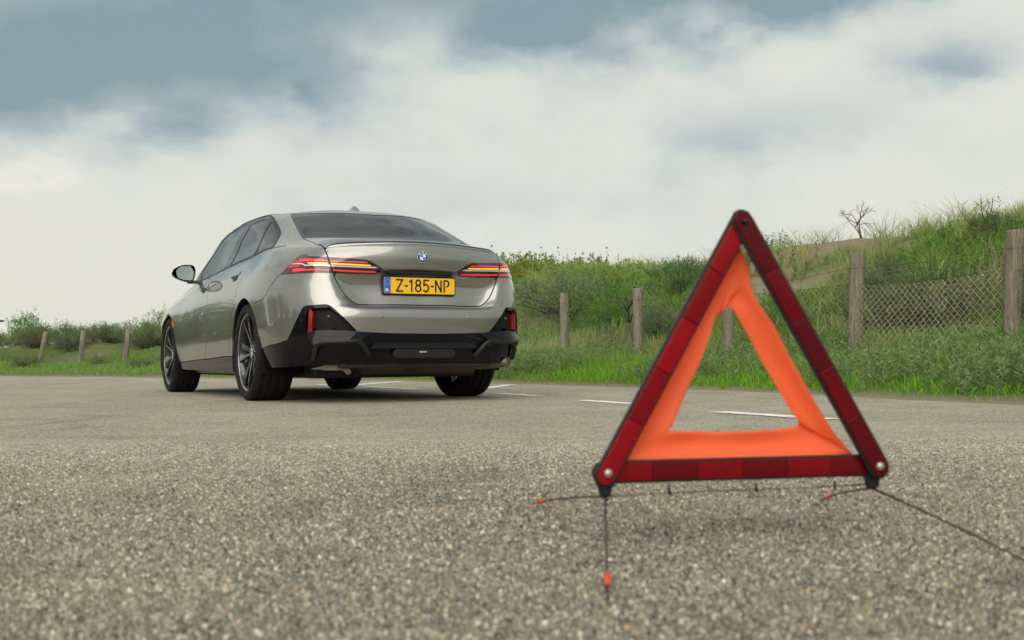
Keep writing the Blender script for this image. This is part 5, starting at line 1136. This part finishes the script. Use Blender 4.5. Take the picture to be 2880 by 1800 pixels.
for i, (nm, rx, rz, nc, sh, nl, pal, L, Wd) in enumerate((('g1', .9, 1.25, 84, 10, 13, GREY, .065, .017), ('g2', 1.1, 1.1, 96, 10, 13, GREY, .065, .017), ('d1', .75, .9, 66, 9, 12, DARK, .058, .014), ('n1', .8, 1.0, 72, 10, 12, GREEN, .058, .017), ('y1', 1.2, 1.0, 100, 10, 12, YEL, .06, .030), ('b1', .9, 1.1, 70, 8, 11, BROWN, .06, .015), ('n2', 1.1, 1.6, 100, 10, 12, GREEN, .07, .022))):
    SH[nm] = shrub_mesh('shrub_'+nm, 100+i, rx, rz, nc, sh, nl, *pal, L=L, Wd=Wd)
def shrub(kind, x, y, sc, label, group=None, rz=None, zs=1., name='shrub', cat='shrub', dz=0.):
    z = float(height(np.array([x]), np.array([y]))[0]); e = empty(name, (x, y, z-.05+dz), RNG.random()*6.283 if rz is None else rz, label=label, cat=cat, group=group); e.scale = (sc, sc, sc*zs)
    link('foliage', SH[kind][0], e); link('stems', SH[kind][1], e); return e
LB = lambda s: s
shrub('d1', 5.85, -.25, .72, 'big dark shrub pressed against the pale wire mesh between the two tall posts', zs=.95)
shrub('d1', 5.7, .35, .5, 'small dark shrub behind the pale wire mesh close to the second tall post')
shrub('b1', 5.65, -1.4, .55, 'twiggy brown shrub beside the tallest post at the right edge')
shrub('d1', 7.6, 2.15, .55, 'dark shrub halfway up the dune above the pale wire mesh')
shrub('g1', 6.8, 1.5, .42, 'loose grey green shrub with bare stems above the barbed wire')
shrub('d1', 7.9, 6.9, .62, 'dark shrub on the slope left of the triangle frame')
shrub('g2', 7.2, 9.6, .80, 'wide grey green shrub behind the fence beside the car', zs=.9)
shrub('n1', 6.9, 7.6, .6, 'green bush low on the slope behind the leftmost wooden post')
shrub('n1', 6.2, 2.6, .6, 'green shrub behind the fence framed by the warning triangle')
shrub('g1', 6.5, 5.6, .42, 'small grey green shrub on the slope between the two slim posts')
shrub('d1', 9.0, 1.8, .38, 'small dark shrub near the top right of the dune')
for x, y, zt in ((8.91, 14.82, 2.46), (9.67, 15.56, 2.58), (9.49, 14.53, 2.42), (10.76, 16.13, 2.64), (10.31, 14.67, 2.50), (11.38, 15.81, 2.62), (10.64, 13.94, 2.40), (10.39, 12.95, 2.25), (10.91, 18.29, 2.75), (11.9, 17.78, 2.76), (12.29, 16.46, 2.66), (8.4, 15.9, 2.5), (9.9, 17.2, 2.68)):
    sc = min(1.25, max(.35, (zt-.14-float(height(np.array([x]), np.array([y]))[0])+.06)/1.05))
    shrub('y1', x, y, sc, 'yellow green bush in the dense clump on the skyline beside the car', 'yellow green bushes on the skyline')
# thicket behind the far left fence
for i in range(48):
    f = i/47; px = 5.2-8.8*f+RNG.normal(0, .5); py = 17.5+15*f+RNG.normal(0, .6)+(1.5 if i % 2 else 3.6)
    kd = ('g1', 'b1', 'g2', 'g1', 'n1', 'g2', 'b1')[i % 7]; dd = (px+2.99)*.455+(py+8.28)*.89; zt = .28+(85+34*RNG.random())/3219*dd; hs_ = {'g1': 1.42, 'b1': 1.26, 'g2': 1.27, 'n1': 1.15}[kd]
    sc = max(.45, (zt-float(height(np.array([px]), np.array([py]))[0])+.05)/hs_)
    shrub(kd, px, py, sc, 'grey green shrub in the thicket behind the far left fence' if kd in ('g1', 'g2') else ('brownish shrub in the thicket behind the far left fence' if kd == 'b1' else 'greener shrub in the thicket behind the far left fence'), {'g': 'grey green thicket shrubs', 'b': 'brownish thicket shrubs', 'n': 'greener thicket shrubs'}[kd[0]])
shrub('n2', -.15, 31.5, .66, 'tallest fresh green bush rising above the left thicket')
shrub('n2', 3.3, 27.0, .52, 'fresh green bush in the left thicket close to the front wheel')
for x, y, sc in ((-.2, 19.2, .26), (.5, 17.3, .25), (-1.6, 22.2, .34), (1.6, 15.4, .22), (-2.6, 24.0, .36)):
    shrub('g2', x+.75, y+.6, sc, 'small low shrub in the grass before the far left fence', 'low shrubs before the far left fence', zs=.8)
# shrubs on the far side of the lot (they show in the car's flank)
for i in range(16):
    a = i/15; shrub(('n2', 'g1', 'n2', 'n1')[i % 4], -3.6-11.5*a, 30.5-2.5*a+RNG.normal(0, .7), 1.0+.5*RNG.random(), 'tall shrub at the front left end of the lot', 'tall shrubs at the front left end of the lot', zs=1.05)
for i in range(14):
    a = i/13; shrub(('n2', 'g1', 'n1', 'y1')[i % 4], -19.5-2*RNG.random(), -16+44*a+RNG.normal(0, .6), 1.3+.6*RNG.random(), 'shrub in the row along the far side of the lot', 'shrubs along the far side of the lot', zs=1.1)
# slender small tree leaning over the fence
st = empty('small_tree', (5.35, 4.55, .25), 0., label='slender small tree with a spreading flat crown in front of the wire mesh', cat='small tree')
tp_ = [(0, 0, -.2), (.02, -.02, .25), (-.02, .02, .5), (.0, .10, .68)]; parts = [tube(tp_, [.022, .018, .015, .012], 7)]
br_ = []
for k in range(9):
    a = RNG.random()*6.283; r_ = RNG.uniform(.3, .55); e = Vector((r_*math.cos(a)*.55, r_*math.sin(a)*1.1+.05, RNG.uniform(.78, 1.0))); parts.append(tube([tp_[2 if k % 2 else 3], Vector(tp_[3]).lerp(e, .5)+Vector((0, 0, .03)), e], [.010, .007, .003], 5)); br_.append(e)
V, F = merge(parts); obj('trunk', V, F, 'bark', st)
r = np.random.default_rng(9); BB = np.repeat(np.array([tuple(e) for e in br_]), 130, 0)+r.normal(0, 1, (9*130, 3))*np.array([.10, .17, .065]); DD = r.normal(0, .6, (len(BB), 3))+np.array([0, 0, .5]); ff = r.random((len(BB), 1)); V, Q, C = leaf_arr(BB, DD, r.uniform(.03, .06, len(BB)), r.uniform(.007, .012, len(BB)), np.array((.05, .09, .03))*(1-ff)+np.array((.12, .18, .08))*ff, r)
link('crown', tinted('crown', V, Q, C, 'leaf'), st)
# bare dead bush on the ridge, dead sticks
def dead_bush(x, y, h, label, seed):
    r = np.random.default_rng(seed); z = float(height(np.array([x]), np.array([y]))[0]); e = empty('dead_bush', (x, y, z-.05), label=label, cat='dead bush'); parts = []
    def grow(p, d, L, rad, dep):
        q = p+d*L; parts.append(tube([p, p+d*L*.5+Vector(r.normal(0, .02, 3))*L, q], [rad, rad*.8, rad*.6], 4))
        if dep == 0: return
        for _ in range(2+(r.random() > .5)): grow(q, (d+Vector(r.normal(0, .55, 3))).normalized(), L*.68, rad*.6, dep-1)
    for k in range(3): grow(Vector((r.normal(0, .04), r.normal(0, .04), 0)), (Vector((r.normal(0, .4), r.normal(0, .4), 1))).normalized(), h*.36, .012, 3)
    V, F = merge(parts); obj('branches', V, F, 'bark', e)
dead_bush(10.0, 5.15, .8, 'bare dead bush standing alone on the dune skyline', 5)
dead_bush(9.2, 2.1, .8, 'bare twiggy dead bush at the top right of the dune', 6)
dead_bush(5.6, 5.2, .7, 'dead sticks leaning behind the wire mesh near the slim posts', 8)
# yellow flowers
for i, (x, y, z) in enumerate(((4.9, 4.2, .62), (4.7, 4.0, .35), (4.95, 6.6, .5), (4.6, 6.9, .42), (4.55, 2.4, .4))):
    if i == 0: dirt('petal', (.75, .52, .02), (.8, .6, .05), .6); dirt('stalk', (.06, .12, .03), (.08, .14, .04), .7)
    z0 = float(height(np.array([x]), np.array([y]))[0]); e = empty('yellow_flower', (x, y, z0), label='small yellow flower in the grass by the slim posts', cat='flower', group='yellow flowers by the fence')
    V, F = tube([(0, 0, 0), (.01, 0, z-z0-.01)], .0025, 4); obj('stalk', V, F, 'stalk', e)
    V, F = merge([prism([(0, 0), (.012*math.cos(a-.3)+0, .012*math.sin(a-.3)), (.022*math.cos(a), .022*math.sin(a)), (.012*math.cos(a+.3), .012*math.sin(a+.3))], .0, .002, 'z') for a in np.linspace(0, 6.283, 9)[:-1]]); h_ = obj('bloom', [(x_+.01, y_, q+z-z0) for x_, y_, q in V], F, 'petal', e, smooth=False)
